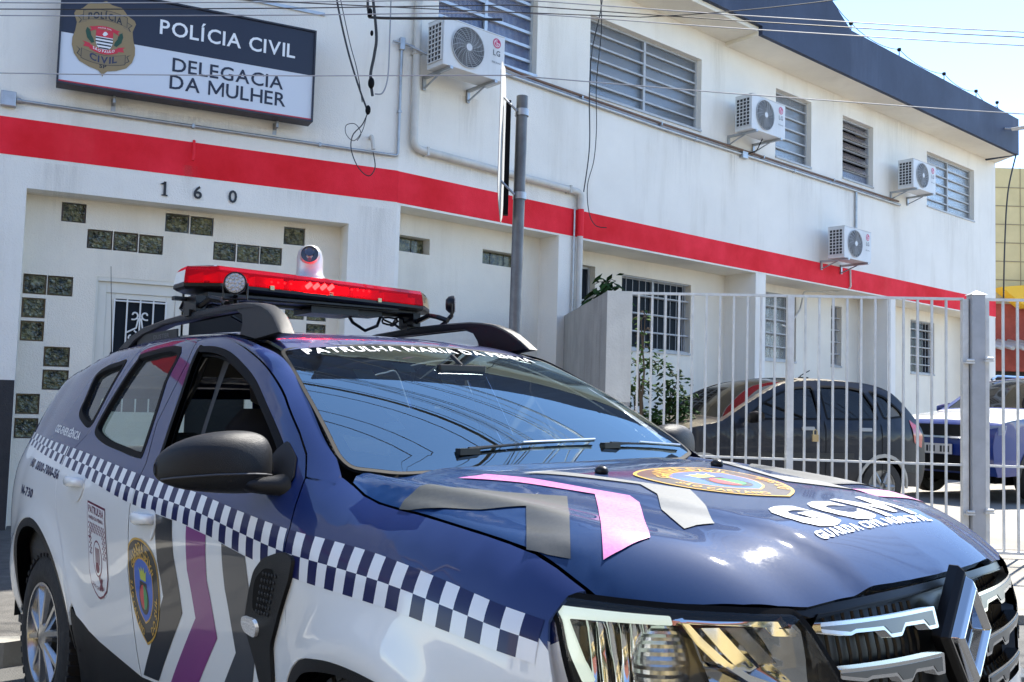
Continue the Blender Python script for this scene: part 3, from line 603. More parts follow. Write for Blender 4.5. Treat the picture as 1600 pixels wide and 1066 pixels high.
# ------------------------------------------------------------------ electric fence on the parapet, floodlight
ef = thing('electric_fence', 'thin electric fence wire on insulators along the slate fascia top', 'electric fence', mR(8.45, .66, 7.65))
pts = [(7.2, .66, 8.35+.09)]
for t_, z_ in ((7.25, 8.30), (8.5, 7.66), (10.15, 7.655), (11.9, 7.655), (13.3, 7.655), (14.3, 7.655)):
    b = B(mR); b.tube([(t_, .64, z_), (t_, .64, z_+.10)], .008, 6); b.lathe([(0, -.03), (.03, -.025), (.035, 0), (.03, .025), (0, .03)], (t_, .64, z_+.13), (0, 1, 0), 12); b.build('insulator', [BLK], ef)
pts = []
kk = [(7.25, 8.43), (8.5, 7.79), (10.15, 7.785), (11.9, 7.785), (13.3, 7.785), (14.3, 7.70), (15.2, 7.66)]
for (a, z), (c, z2) in zip(kk, kk[1:]):
    for i in range(6): u = i/6; pts.append((a+(c-a)*u, .64, z+(z2-z)*u-.10*4*u*(1-u)))
b = B(mR); b.tube(pts, .006, 5); b.build('wire', [BLK], ef)
fl = thing('floodlight', 'flat white floodlight bracketed under the roof corner', 'floodlight', mR(14.85, .7, 7.28))
b = B(mR); b.prism([(14.55, 7.27), (14.62, 7.22), (15.25, 7.38), (15.2, 7.44)], .80, 1.12); b.build('lamp_head', [ACW], fl, bevel=.01)
b = B(mR); b.tube([(14.6, .67, 7.30), (14.7, .85, 7.27)], .02, 6); b.build('arm', [GREYM], fl)

# ------------------------------------------------------------------ concrete side wall and fence
wl = thing('yard_wall', 'stained grey concrete wall between the entrance and the fenced yard', 'wall', (.95, 9.2, 0))
b = B(); b.add([(1.14, 9.16, 0), (1.14, 9.16, 2.40), (.905, 9.16, 2.40), (.905, 9.16, 0), (.66, 12.30, 0), (.66, 12.30, 2.44), (.90, 12.30, 2.44), (.90, 12.30, 0)],
    [(0, 1, 2, 3), (3, 2, 5, 4), (4, 5, 6, 7), (7, 6, 1, 0), (1, 6, 5, 2)]); b.build('wall_panel', [CONC], wl)
b = B(); b.add([(.902, 9.157, 1.34), (1.143, 9.157, 1.34), (1.143, 9.157, 2.403), (.902, 9.157, 2.403)], [(0, 1, 2, 3)]); b.build('whitewashed_end', [mat('whitewash', (.66, .64, .58), .9, var=.1, bump=.5, wear=((.35, .33, .3), .5, 5))], wl)
b = B(); b.box(.895, 1.15, 9.15, 9.156, 0, 1.30); b.build('dado', [DADO], wl)
FEN = mat('grey fence paint', (.70, .70, .68), .5, .1, var=.18, vscale=7, wear=((.22, .20, .18), .4, 8))
FY = lambda x: 9.28-.09*(x-1.14)
fe = thing('bar_fence', 'light grey steel bar fence with square gate post in front of the parked cars', 'fence', (2.7, FY(2.7), 0))
def bar(x, hw, z0, z1, name='bar', hd=None):
    y = FY(x); hd = hd or hw; b = B(); b.box(x-hw, x+hw, y-hd, y+hd, z0, z1); return b.build(name, [FEN], fe)
xs = [1.16+.1292*k for k in range(40)]
x = 1.22
k = 0
while x < 4.19:
    wide = (k == 11)
    bar(x, .0315 if wide else .0095, .05 if not wide else .0, 2.40 if not wide else 2.41, 'post' if wide else 'bar'); x += .1292; k += 1
    if k in (11, 12): x += .012
for (z, h) in ((2.40, .012), (.845, .010), (.05, .012)):
    b = B(); b.add([(xx, FY(xx)+dy, z+dz) for xx in (1.14, 4.24) for dy in (-.016, .016) for dz in (-h, h)], [(0, 1, 3, 2), (4, 6, 7, 5), (0, 4, 5, 1), (2, 3, 7, 6), (0, 2, 6, 4), (1, 5, 7, 3)]); b.build('rail', [FEN], fe)
bar(4.252, .027, .0, 2.40, 'gate_post')
b = B(); y = FY(4.36); b.box(4.295, 4.415, y-.06, y+.06, -.02, 2.44); b.add([(4.283, y-.072, 2.44), (4.427, y-.072, 2.44), (4.427, y+.072, 2.44), (4.283, y+.072, 2.44), (4.355, y, 2.485)], [(0, 1, 4), (1, 2, 4), (2, 3, 4), (3, 0, 4), (3, 2, 1, 0)]); b.build('square_post', [mat('post grey paint', (.40, .41, .43), .5, .1, var=.15, vscale=5)], fe)
bar(4.452, .017, .0, 2.40, 'gate_post')
x = 4.60
while x < 8.0: bar(x, .0095, .05, 2.40); x += .1292
for (z, h) in ((2.40, .012), (.845, .010), (.05, .012)):
    b = B(); b.add([(xx, FY(xx)+dy, z+dz) for xx in (4.44, 8.1) for dy in (-.016, .016) for dz in (-h, h)], [(0, 1, 3, 2), (4, 6, 7, 5), (0, 4, 5, 1), (2, 3, 7, 6), (0, 2, 6, 4), (1, 5, 7, 3)]); b.build('rail', [FEN], fe)
for xx, z in ((4.27, 1.82), (4.44, 1.84), (4.27, .42), (4.44, .44)):
    b = B(); y = FY(xx); b.tube([(xx-.035, y-.075, z), (xx+.035, y-.075, z)], .014, 8); b.box(xx-.04, xx+.04, y-.085, y-.03, z-.03, z-.015); b.build('hinge', [FEN], fe)

# ------------------------------------------------------------------ sign pole
sp = thing('sign_pole', 'galvanised round steel pole with a road sign seen edge on', 'sign pole', (.02, 5.6, -.05))
b = B(); b.tube([(.005, 5.6, -.1), (.02, 5.6, 3.12)], .0345, 20); b.build('pole', [mat('weathered pole steel', (.16, .165, .17), .5, .5, var=.25, vscale=12)], sp, smooth=True)
PB = mat('sign plate back', (.42, .42, .40), .7, 0, var=.1)
ang = radians(87.5); dx, dy = cos(ang), sin(ang)
def sgp(u, z, o=0): return (-.095+u*dx+o*dy, 5.52+u*dy-o*dx, z)
pl = [(-.26, 3.16), (-.20, 3.23), (.12, 3.30), (.26, 3.22), (.30, 3.1), (.30, 2.52), (.24, 2.42), (.10, 2.36), (-.18, 2.44), (-.26, 2.52)]
b = B(); b.add([sgp(u, z, 0) for u, z in pl]+[sgp(u, z, .004) for u, z in pl], [list(range(10)), list(range(10, 20))[::-1]]+[(i, (i+1) % 10, (i+1) % 10+10, i+10) for i in range(10)]); b.build('sign_plate', [PB], sp)
b = B(); b.box(-.075, -.045, 5.55, 5.60, 2.40, 3.08); b.build('sign_stiffener', [BLK], sp)
for z in (3.02, 2.52):
    b = B(); b.lathe([(.036, -.02), (.041, -.02), (.041, .02), (.036, .02)], (.02, 5.6, z), (0, 0, 1), 20); b.tube([(-.01, 5.565, z), (-.10, 5.53, z+.08)], .007, 6); b.build('clamp', [GREYM], sp, smooth=True)

# ------------------------------------------------------------------ overhead wires
WIR = mat('overhead cable', (.02, .02, .022), .5); WIG = mat('pale cable', (.30, .31, .33), .5)
def wire(pts, r, label, m=WIR, group='overhead service wires', name='overhead_wire'):
    P = []
    for i in range(len(pts)-1):
        a, c = Vector(pts[i]), Vector(pts[i+1]); sag = (c-a).length*.012
        for k in range(10): u = k/10; P.append(tuple(a.lerp(c, u)-Vector((0, 0, sag*4*u*(1-u)))))
    P.append(pts[-1]); b = B(); b.tube(P, r, 5); return tag(b.build(name, [m], origin=pts[0]), label, 'wire', group)
def pw(px, py, D):   # point of the wire's vertical plane y = D
    d = fw+r2*((px-800)/1500)+u2*((533-py)/1500); k = D/d.y; return (d.x*k, D, 1.30+d.z*k)
def w2(y0, y1, r, label, m=WIR, D=5.2, ext=9):
    a = Vector(pw(0, y0, D)); c = Vector(pw(1600, y1, D)); d = (c-a)/(c.x-a.x)
    wire([tuple(a-d*ext), tuple((a+c)/2), tuple(c+d*ext)], r, label, m)
w2(86, 150, .0035, 'single thin wire crossing in front of the wall sign', WIG)
w2(-4, 43, .0032, 'lowest of the upper bundle of thin wires above the sign', WIG, 5.0)
w2(-14, 30, .0032, 'second wire of the upper bundle above the sign', WIR, 5.0)
w2(-24, 22, .0032, 'third wire of the upper bundle above the sign', WIG, 5.0)
wire([(-9, 4.2, 3.55), pw(1000, 27, 5.0), pw(1320, -2, 5.0), (9, 5.0, 5.0)], .003, 'dark cable rising from the upper bundle towards the top right corner')
for k, (y_, z_, r_) in enumerate(((5.3, 6.1, .009), (5.7, 6.3, .008), (6.1, 6.0, .009), (6.35, 6.0, .030), (6.7, 6.3, .008), (7.0, 6.1, .009), (7.25, 6.3, .008), (7.6, 6.2, .010), (7.9, 6.4, .008), (8.3, 6.3, .010), (8.6, 6.6, .008), (8.9, 6.8, .008))):
    wire([(-22, y_, z_+.3), (60, y_+.7, z_+.2)], r_, ['first', 'second', 'third', 'thick fourth', 'fifth', 'sixth', 'seventh', 'eighth', 'ninth', 'tenth', 'eleventh', 'last'][k]+' black cable mirrored in the windscreen, counted from the bonnet upward', WIR)
# service drop with loops on the wall
def loop(pts, r, label, m=WIR, cat='cable'):
    P = []
    for i in range(len(pts)-1):
        p0, p1, p2, p3 = [Vector(pts[max(0, min(len(pts)-1, i+q))]) for q in (-1, 0, 1, 2)]
        for k in range(7):
            u = k/7; P.append(tuple(.5*((2*p1)+(p2-p0)*u+(2*p0-5*p1+4*p2-p3)*u*u+(-p0+3*p1-3*p2+p3)*u**3)))
    P.append(pts[-1]); b = B(); b.tube(P, r, 6); return tag(b.build('cable', [m], origin=pts[0]), label, cat)
D = 9.6
Q = lambda *a: [pw(x, y, D) for x, y in a]
loop(Q((520, -40), (530, 20), (545, 85), (562, 140), (575, 175)), .011, 'thick black drop cable hanging left of the downpipe')
loop(Q((524, -40), (545, 60), (558, 110), (566, 160)), .005, 'thin wire beside the thick black drop cable')
loop(Q((578, -40), (588, 50), (585, 85), (579, 118), (582, 150)), .016, 'twisted black cable with splice hanging above the junction knot')
loop(Q((612, -40), (609, 60), (606, 120), (598, 145), (586, 147)), .008, 'grey cable curling into the black splice', WIG)
loop(Q((574, 178), (566, 195), (551, 212), (549, 235), (560, 262), (576, 275), (586, 262), (583, 238)), .006, 'black cable tail looping over the red band')
loop(Q((573, 180), (566, 205), (553, 220), (541, 210), (541, 196), (555, 194), (564, 208), (558, 220)), .004, 'small coiled cable end on the white wall')
loop(Q((575, -20), (576, 20), (590, 28), (700, 29), (785, 31)), .014, 'black cable stub reaching right towards the nearest air conditioner')
for (px, py, s) in ((575, 172, .05), (580, 130, .06), (578, 20, .05), (581, 52, .03)):
    v, f_ = ico(pw(px, py, D-.02), s, 3, (.55, .5, 1.0)); tag(mk('cable_splice', v, f_, BLK, origin=pw(px, py, D), smooth=True), {172: 'lowest black cable knot above the small coil', 130: 'egg shaped black splice on the twisted cable', 20: 'black clamp at the top of the twisted cable', 52: 'small black tape joint under the top clamp'}[py], 'cable splice')
D = 11.8
loop(Q((944, -30), (938, 20), (925, 80), (921, 150), (921, 230), (912, 300)), .008, 'black cable hanging beside the widest upper window')
loop(Q((936, -30), (940, 40), (932, 130), (932, 200), (928, 250), (918, 290), (920, 330), (930, 352), (948, 356)), .006, 'thinner wavy cable hanging to the red band')
loop(Q((1588, 240), (1575, 300), (1570, 380), (1568, 470)), .009, 'black cable hanging at the far corner of the building')

# ------------------------------------------------------------------ plants
def leafy(name, label, cat, base, stems, n, size, mcols, spread, seed, zlo, zhi):
    rnd = random.Random(seed); o = thing(name, label, cat, base)
    b = B(); tips = []
    for s in stems:
        P = [Vector(base)]; d = Vector((s[0], s[1], s[2]))
        for i in range(6): P.append(P[-1]+d/6+Vector((rnd.uniform(-1, 1), rnd.uniform(-1, 1), 0))*.03)
        b.tube([tuple(p) for p in P], [.016*(1-.12*i) for i in range(7)], 6); tips += P[2:]
        for i in range(2, 7):
            for q in range(3):
                e = P[i]+Vector((rnd.uniform(-1, 1)*spread, rnd.uniform(-1, 1)*spread*.7, rnd.uniform(-.1, .5)*spread)); b.tube([tuple(P[i]), tuple((P[i]+e)/2+Vector((0, 0, .03))), tuple(e)], .004, 4); tips.append(e); tips.append(e)
    b.build('stem', [mat('twig bark', (.07, .05, .035), .9)], o)
    vs = []; fs = []; mi = []
    for k in range(n):
        c = rnd.choice(tips)+Vector((rnd.gauss(0, 1)*.055, rnd.gauss(0, 1)*.055, rnd.gauss(0, 1)*.055))
        a = Vector((rnd.uniform(-1, 1), rnd.uniform(-1, 1), rnd.uniform(-.7, .35))).normalized(); w_ = a.cross(Vector((rnd.uniform(-.4, .4), rnd.uniform(-.4, .4), 1))).normalized(); nn = a.cross(w_)
        L_ = size*rnd.uniform(.6, 1.15); W_ = L_*.24; q = len(vs)
        vs += [tuple(c), tuple(c+a*L_*.45+w_*W_+nn*.01), tuple(c+a*L_*.45-w_*W_+nn*.01), tuple(c+a*L_-Vector((0, 0, L_*.12))), tuple(c+a*L_*.45-nn*.012)]
        fs += [(q, q+4, q+1), (q, q+2, q+4), (q+1, q+4, q+3), (q+4, q+2, q+3)]; m_ = rnd.randrange(len(mcols)); mi += [m_]*4
    f_ = mk('foliage', vs, fs, mcols, o, mi=mi); f_['kind'] = 'stuff'
    return o
LF = [mat('leaf dark green', (.014, .036, .010), .8, spec=.15), mat('leaf green', (.028, .070, .018), .8, spec=.15), mat('leaf light green', (.05, .10, .022), .8, spec=.15)]
leafy('shrub', 'leafy green shrub behind the fence beside the concrete wall end', 'shrub', (1.52, 10.3, .1), [(-.05, .1, 1.6), (.25, .0, 1.5), (-.2, .05, 1.3), (.42, .1, 1.15), (.05, 0, .9), (.3, -.05, .8), (.12, .1, 1.35), (-.1, 0, 1.0)], 1900, .10, LF[:2], .22, 3, 0, 2)
leafy('shrub', 'broad leaved plant rising over the concrete wall next to the pier', 'shrub', (1.10, 11.7, .1), [(.0, .05, 2.55), (.08, .0, 2.7), (.16, .05, 2.5)], 330, .20, LF[:2], .16, 5, 0, 2)
leafy('small_plant', 'small yellow green plant just behind the top left fence corner', 'plant', (1.35, 9.9, 1.2), [(.05, .0, 1.05), (-.04, .0, .98)], 60, .07, [LF[2]], .08, 8, 0, 1)

# ------------------------------------------------------------------ neighbours at the far right, and the street behind the photographer
YEL = mat('cream tile facade', (.56, .46, .24), .6, var=.12, vscale=2)
nb = thing('neighbour_building', 'cream tiled neighbour building beyond the far corner with yellow and red base', 'building', (14, 24, 0))
b = B(); b.box(13.6, 24, 27, 34, 4.65, 8.4); b.build('tiled_wall', [YEL], nb)
for j in range(7):
    b = B(); b.box(13.6, 24, 26.985, 26.995, 4.65+j*.53-.012, 4.65+j*.53+.012); b.build('tile_joint', [mat('tile joint', (.25, .2, .12), .8)], nb)
for i in range(14):
    b = B(); b.box(13.6+i*.75-.01, 13.6+i*.75+.01, 26.986, 26.996, 4.65, 8.4); b.build('tile_joint', [mat('tile joint', ())], nb)
b = B(); b.prism([(13.5, 4.9), (24, 6.0), (24, 4.4), (14.2, 4.35)], 26.9, 26.4); b.build('yellow_awning', [mat('yellow paint', (.70, .42, .03), .6)], nb)
b = B(); b.box(12.9, 24, 27, 27.4, 2.6, 4.5); b.build('red_wall', [mat('faded red paint', (.32, .06, .04), .8, var=.3, vscale=3)], nb)
b = B(); b.box(12, 24, 27.5, 28, .2, 2.8); b.build('dark_wall', [DADO], nb)
b = B()
for i in range(40): b.tube([(12.2+i*.3, 25.6, 3.15), (12.2+i*.3, 27.0, 3.45)], .06, 6)
b.build('metal_roof', [mat('grey metal roofing', (.35, .35, .35), .5, .3)], nb)
hs_ = thing('yellow_house', 'yellow house with tiled roof across the street, seen only in reflections', 'house', (2, -11, 0))
YH = mat('yellow house plaster', (.55, .40, .17), .8, var=.12, vscale=1.5, bump=.3)
b = B(); b.box(-9, 11, -14, -9, -.9, 5.6); b.build('wall', [YH], hs_)
b = B(); b.prism([(-9.6, 5.6), (11.6, 5.6), (11.6, 5.75), (1, 7.2), (-9.6, 5.75)], -14.5, -8.3, 'y'); b.build('roof', [mat('clay roof tile', (.25, .07, .035), .8, var=.3)], hs_)
for i, x in enumerate((-7.5, -4.5, -1.5, 2, 5, 8)):
    for z in (.9, 3.6):
        b = B(); b.box(x, x+1.3, -8.99, -8.94, z, z+1.2); b.build('window', [mat('white window trim', (.7, .7, .7), .5)], hs_)
        b = B(); b.box(x+.1, x+1.2, -8.935, -8.93, z+.1, z+1.1); b.build('pane', [PANED], hs_)
b = B(); b.box(-9, 11, -9, -8.96, -.9, .3); b.build('base_course', [mat('blue base paint', (.03, .09, .30), .6)], hs_)
hw = thing('white_house', 'white rendered house across the street, seen only in reflections', 'house', (-16, -9, 0))
b = B(); b.box(-24, -9.4, -15, -9.3, -.9, 6.5); b.build('wall', [WHITE], hw)
b = B(); b.box(-24.3, -9.2, -15.3, -9.0, 6.5, 6.8); b.build('roof', [CONC], hw)
for x in (-22, -18.5, -15, -11.8):
    b = B(); b.box(x, x+1.4, -9.29, -9.25, 1.0, 2.3); b.build('window', [PANED], hw)
ho = thing('grey_house', 'grey house at the far end of the street, seen only in reflections', 'house', (22, -6, 0))
b = B(); b.box(13, 24, -14, -9, -.9, 4.6); b.build('wall', [mat('grey render', (.38, .37, .35), .85, var=.15)], ho)
b = B(); b.box(12.8, 24.2, -14.2, -8.8, 4.6, 4.8); b.build('roof', [CONC], ho)
for i, (x, y, sc_, lab) in enumerate(((-5.5, -7.9, 1.0, 'leftmost street tree on the opposite sidewalk'), (-.8, -8.1, 1.15, 'middle street tree on the opposite sidewalk'), (6.2, -7.9, .95, 'rightmost street tree on the opposite sidewalk'))):  # unseen trees added to give the bodywork dark and green reflections
    rnd = random.Random(40+i); o = thing('reflection_tree', lab+', added out of view for dark reflections', 'tree', (x, y, .3), 'trees added opposite for reflections')
    b = B(); b.tube([(x, y, .3), (x+.05, y, 1.3), (x-.03, y, 2.3*sc_)], [.13, .10, .07], 8)
    tips = []
    for k in range(9):
        a_ = k*2.4+i; e = Vector((x+cos(a_)*.9*sc_, y+sin(a_)*.6*sc_, 2.5*sc_+.35*(k % 4)*sc_)); b.tube([(x, y, 1.9*sc_), tuple((Vector((x, y, 2.3*sc_))+e)/2+Vector((0, 0, .12))), tuple(e)], [.05, .03, .015], 6); tips.append(e)
    b.build('trunk', [mat('tree bark', (.09, .065, .045), .9, var=.3, bump=.5)], o)
    vs = []; fs = []; mi = []
    for k in range(2600):
        c = rnd.choice(tips)+Vector((rnd.gauss(0, .32), rnd.gauss(0, .26), rnd.gauss(0, .30)))*sc_; a = Vector((rnd.uniform(-1, 1), rnd.uniform(-1, 1), rnd.uniform(-.8, .4))).normalized(); w_ = a.cross(Vector((rnd.uniform(-1, 1), rnd.uniform(-1, 1), 1))).normalized(); q = len(vs); L_ = rnd.uniform(.10, .2)
        vs += [tuple(c), tuple(c+a*L_*.5+w_*L_*.3), tuple(c+a*L_), tuple(c+a*L_*.5-w_*L_*.3)]; fs.append((q, q+1, q+2, q+3)); mi.append(rnd.randrange(3))
    mk('crown', vs, fs, LF, o, mi=mi)['kind'] = 'stuff'
struct(mk('opposite_sidewalk', [(-40, -7.36, .30), (40, -7.36, .30), (40, -9.5, .32), (-40, -9.5, .32)], [(0, 1, 2, 3)], SIDEW))
b = B()
for i in range(20): b.box(-40+4*i+.01, -36+4*i-.01, -7.5, -7.36, -.5, .305)
struct(b.build('opposite_kerb', [KERB]))
up_ = thing('utility_pole', 'round concrete utility pole left of the frame carrying the street cables', 'utility pole', (-9.5, 3.6, 0))
b = B(); b.tube([(-9.5, 3.6, -.5), (-9.5, 3.6, 8)], [.16, .11], 16); b.build('shaft', [CONC], up_, smooth=True)
b = B(); b.box(-9.56, -9.44, 2.4, 5.5, 6.0, 6.12); b.build('crossarm', [CONC], up_)
# ------------------------------------------------------------------ patrol car: body surfaces in the car's own frame
def interp(x, xs, ys): return float(np.interp(x, xs, ys))
def smooth(t): t = max(0., min(1., t)); return t*t*(3-2*t)
def cat1(x, xs, ys):
    """smooth (Catmull) interpolation through stations"""
    n = len(xs)
    if x <= xs[0]: i = 0; 
    elif x >= xs[-1]: i = n-2
    else:
        i = 0
        while x > xs[i+1]: i += 1
    h = xs[i+1]-xs[i]; t = (x-xs[i])/h; t = max(-.5, min(1.5, t))
    def sl(k):
        if k <= 0: return (ys[1]-ys[0])/(xs[1]-xs[0])
        if k >= n-1: return (ys[-1]-ys[-2])/(xs[-1]-xs[-2])
        return (ys[k+1]-ys[k-1])/(xs[k+1]-xs[k-1])
    m0, m1 = sl(i)*h, sl(i+1)*h
    t2, t3 = t*t, t*t*t
    if t < 0: return ys[i]+m0*t
    if t > 1: return ys[i+1]+m1*(t-1)
    return (2*t3-3*t2+1)*ys[i]+(t3-2*t2+t)*m0+(-2*t3+3*t2)*ys[i+1]+(t3-t2)*m1
RXS = [-3.42, -3.2, -2.9, -2.5, -2.1, -1.7, -1.4, -1.22, -1.1]
RZS = [1.40, 1.515, 1.582, 1.617, 1.625, 1.612, 1.583, 1.553, 1.520]
def roofz(x, y): return cat1(x, RXS, RZS)-.055*y*y-.10*max(0, abs(y)-.42)**2*4
def wsz(x, y):
    u = (-.40-x)/.70
    return 1.150+.374*u+.024*sin(pi*max(0, min(1, u)))-.085*y*y-.03*y**4
def nose(y):
    y = abs(y); return cat1(y, [0, .2, .4, .5, .6, .7, .75, .79, .83], [.815, .803, .765, .728, .66, .56, .49, .42, .34])
def hoodz(x, y):
    a = abs(y); q = a/.79
    z = 1.107-.118*x-.035*x*x-.024*q*q*(1-.8*smooth(-x/.4))-.046*q**6-.024*smooth(-x/.42)
    cr = .50-.20*max(0, min(1, (x+.35)/1.1))            # inner crease: raised centre between two lines running to the nose
    z += (.016*smooth((cr+.035-a)/.07)-.004)*(.15+.85*smooth((x+.42)/.45))
    ro = .70-.10*max(0, min(1, (x+.2)/.8))               # outer ridge over the wing
    z += .016*exp(-((a-ro)/.045)**2)*smooth((.52-x)/.35)
    z -= .010*exp(-((a-(cr+ro)/2)/.06)**2)
    d = max(0., nose(y)-x)
    z -= .085*(max(0, 1-d/.24))**2
    if a > .712 and x < .52:
        wt = smooth((a-.712)/.062)*smooth((.52-x)/.07)
        if wt > 0: z = z*(1-wt)+zside(x, a)*wt
    return z
_zt = None
def zside(x, y):
    global _zt
    if _zt is None:
        _zt = []
        for i in range(49):
            xx = -.44+.02*i; zz = np.linspace(.80, 1.17, 140); ww = np.array([sidew(xx, z) for z in zz]); o_ = []
            for j in range(16):
                yy = .67+.01*j; k = np.where(ww >= yy)[0]; k = k[-1] if len(k) else 0
                if k >= 139: o_.append(1.17)
                else: o_.append(float(zz[k]+(zz[k+1]-zz[k])*(ww[k]-yy)/max(1e-6, ww[k]-ww[k+1])))
            _zt.append(o_)
    u = max(0, min(47.999, (x+.44)/.02)); v = max(0, min(14.999, (y-.67)/.01)); i, j = int(u), int(v); u -= i; v -= j
    return (_zt[i][j]*(1-v)+_zt[i][j+1]*v)*(1-u)+(_zt[i+1][j]*(1-v)+_zt[i+1][j+1]*v)*u
STX = [-3.42, -3.30, -2.95, -2.60, -2.1, -1.5, -1.1, -.8, -.5, -.3, 0, .3, .46]
def _k78(x):
    if x < -1.1: y8 = .56; z8 = roofz(x, y8)
    elif x < -.49: y8 = .60+.14*(x+1.1)/.6; z8 = wsz(x, y8)
    else: return None
    return y8, z8
STT = {
 -3.42: [(.30, .52), (.5, .62), (.75, .67), (1.0, .68), (1.20, .62), (1.27, .58), (1.33, .54), (1.36, .52), (1.39, .48)],
 -3.30: [(.30, .72), (.5, .80), (.75, .835), (1.02, .825), (1.21, .75), (1.31, .70), (1.41, .64), (1.45, .60), (1.475, .54)],
 -2.95: [(.28, .82), (.5, .89), (.78, .905), (1.03, .88), (1.225, .795), (1.37, .725), (1.475, .665), (1.52, .615), None],
 -2.60: [(.28, .84), (.5, .895), (.80, .912), (1.02, .892), (1.20, .825), (1.38, .745), (1.51, .672), (1.56, .62), None],
 -2.1: [(.26, .82), (.45, .860), (.75, .885), (1.0, .890), (1.165, .832), (1.36, .752), (1.52, .672), (1.575, .62), None],
 -1.5: [(.26, .81), (.45, .845), (.72, .872), (.97, .888), (1.125, .835), (1.33, .752), (1.515, .668), (1.565, .62), None],
 -1.1: [(.26, .81), (.45, .845), (.72, .872), (.955, .887), (1.105, .835), (1.28, .765), (1.43, .690), (1.485, .650), None],
 -.8: [(.26, .81), (.45, .845), (.72, .872), (.94, .887), (1.09, .838), (1.19, .798), (1.27, .755), (1.31, .725), None],
 -.5: [(.26, .82), (.45, .855), (.72, .880), (.92, .888), (1.02, .858), (1.07, .828), (1.11, .793), (1.138, .765), None],
 -.3: [(.26, .83), (.45, .875), (.72, .900), (.90, .890), (.98, .858), (1.02, .828), (1.055, .792), (1.075, .765), (1.095, .72)],
 0: [(.26, .85), (.45, .892), (.68, .912), (.88, .887), (.955, .853), (.995, .822), (1.03, .788), (1.048, .765), (1.07, .72)],
 .3: [(.26, .82), (.45, .87), (.70, .885), (.85, .862), (.915, .832), (.95, .805), (.985, .775), (1.00, .755), (1.02, .715)],
 .46: [(.26, .77), (.45, .82), (.70, .835), (.81, .82), (.865, .795), (.90, .772), (.925, .748), (.94, .728), (.955, .695)]}
_tab = []
for _x in STX:
    r_ = [p for p in STT[_x]]
    if r_[8] is None:
        y8, z8 = _k78(_x); r_[8] = (z8, y8)
    _tab.append(r_)
_ck = {}
def _knots(x):
    k = round(x, 4)
    if k not in _ck:
        zs = [cat1(x, STX, [t[i][0] for t in _tab]) for i in range(9)]; ws = [cat1(x, STX, [t[i][1] for t in _tab]) for i in range(9)]
        _ck[k] = (zs, ws)
    return _ck[k]
def sidew(x, z):
    zs, ws = _knots(x)
    w = cat1(z, zs, ws)
    # wheel arch flares
    for cx, cz, r0 in ((-2.674, .36, .46), (-.14, .31, .42)):
        d = sqrt((x-cx)**2+(z-cz)**2)
        w += .016*exp(-((d-r0)/.07)**2)
    return w
def S_side(x, z): return (x, -sidew(x, z), z)
def S_left(x, z): return (x, sidew(x, z), z)
def S_hood(x, y): return (x, y, hoodz(x, y))
def S_roof(x, y): return (x, y, roofz(x, y))
def S_ws(x, y): return (x, y, wsz(x, y))
# front fascia: arc length s along the plan curve (0 = centre, grows to the car's right)
_fc = [(.845, 0), (.840, .12), (.828, .25), (.800, .38), (.762, .48), (.705, .58), (.62, .68), (.53, .755), (.44, .805), (.34, .842), (.22, .868), (.08, .885)]
_fs = [0]
for _i in range(1, len(_fc)): _fs.append(_fs[-1]+sqrt((_fc[_i][0]-_fc[_i-1][0])**2+(_fc[_i][1]-_fc[_i-1][1])**2))
def S_face(s, z):
    a = abs(s); sg_ = 1 if s >= 0 else -1
    x = cat1(a, _fs, [p[0] for p in _fc]); y = cat1(a, _fs, [p[1] for p in _fc])
    x2 = cat1(a+.01, _fs, [p[0] for p in _fc]); y2 = cat1(a+.01, _fs, [p[1] for p in _fc])
    if a < .02: nx, ny = 1, 0
    else:
        nx, ny = (y2-y), -(x2-x); l = sqrt(nx*nx+ny*ny); nx /= l; ny /= l
    o = interp(z, [.2, .4, .55, .7, .8, .88, .93, .97], [-.04, .0, .008, .004, 0, -.018, -.045, -.09])
    return (x+nx*o, -sg_*(y+ny*o), z)
# ------------------------------------------------------------------ panels cut from those surfaces
def inpoly(x, y, P):
    c = False; n = len(P); j = n-1
    for i in range(n):
        xi, yi = P[i]; xj, yj = P[j]
        if (yi > y) != (yj > y) and x < (xj-xi)*(y-yi)/(yj-yi)+xi: c = not c
        j = i
    return c
def resamp(P, r, closed=True):
    o = []; n = len(P)
    for i in range(n if closed else n-1):
        a, c = P[i], P[(i+1) % n]; d = sqrt((a[0]-c[0])**2+(a[1]-c[1])**2); k = max(1, int(math.ceil(d/r)))
        for q in range(k): o.append((a[0]+(c[0]-a[0])*q/k, a[1]+(c[1]-a[1])*q/k))
    if not closed: o.append(P[-1])
    return o
def rounded(P, r=.02, n=3):
    """corner-rounded polygon"""
    o = []; m = len(P)
    for i in range(m):
        p = Vector(P[i]); a = Vector(P[i-1])-p; c = Vector(P[(i+1) % m])-p
        q = min(r, a.length*.45, c.length*.45); a.normalize(); c.normalize()
        for k in range(n+1):
            u = k/n; v = (p+a*q)*(1-u)**2+p*2*u*(1-u)+(p+c*q)*u*u; o.append((v.x, v.y))
    return o
def grow(P, d):
    """offset a polygon outwards (d > 0)"""
    n = len(P); A = sum(P[i][0]*P[(i+1) % n][1]-P[(i+1) % n][0]*P[i][1] for i in range(n)); sg_ = 1 if A > 0 else -1
    o = []
    for i in range(n):
        a, p, c = Vector(P[i-1]), Vector(P[i]), Vector(P[(i+1) % n])
        e1 = (p-a).normalized(); e2 = (c-p).normalized(); n1 = Vector((e1.y, -e1.x))*sg_; n2 = Vector((e2.y, -e2.x))*sg_
        b_ = (n1+n2); 
        if b_.length < .3: b_ = n1*1
        b_.normalize(); k = d/max(.4, b_.dot(n1)); o.append((p.x+b_.x*k, p.y+b_.y*k))
    return o
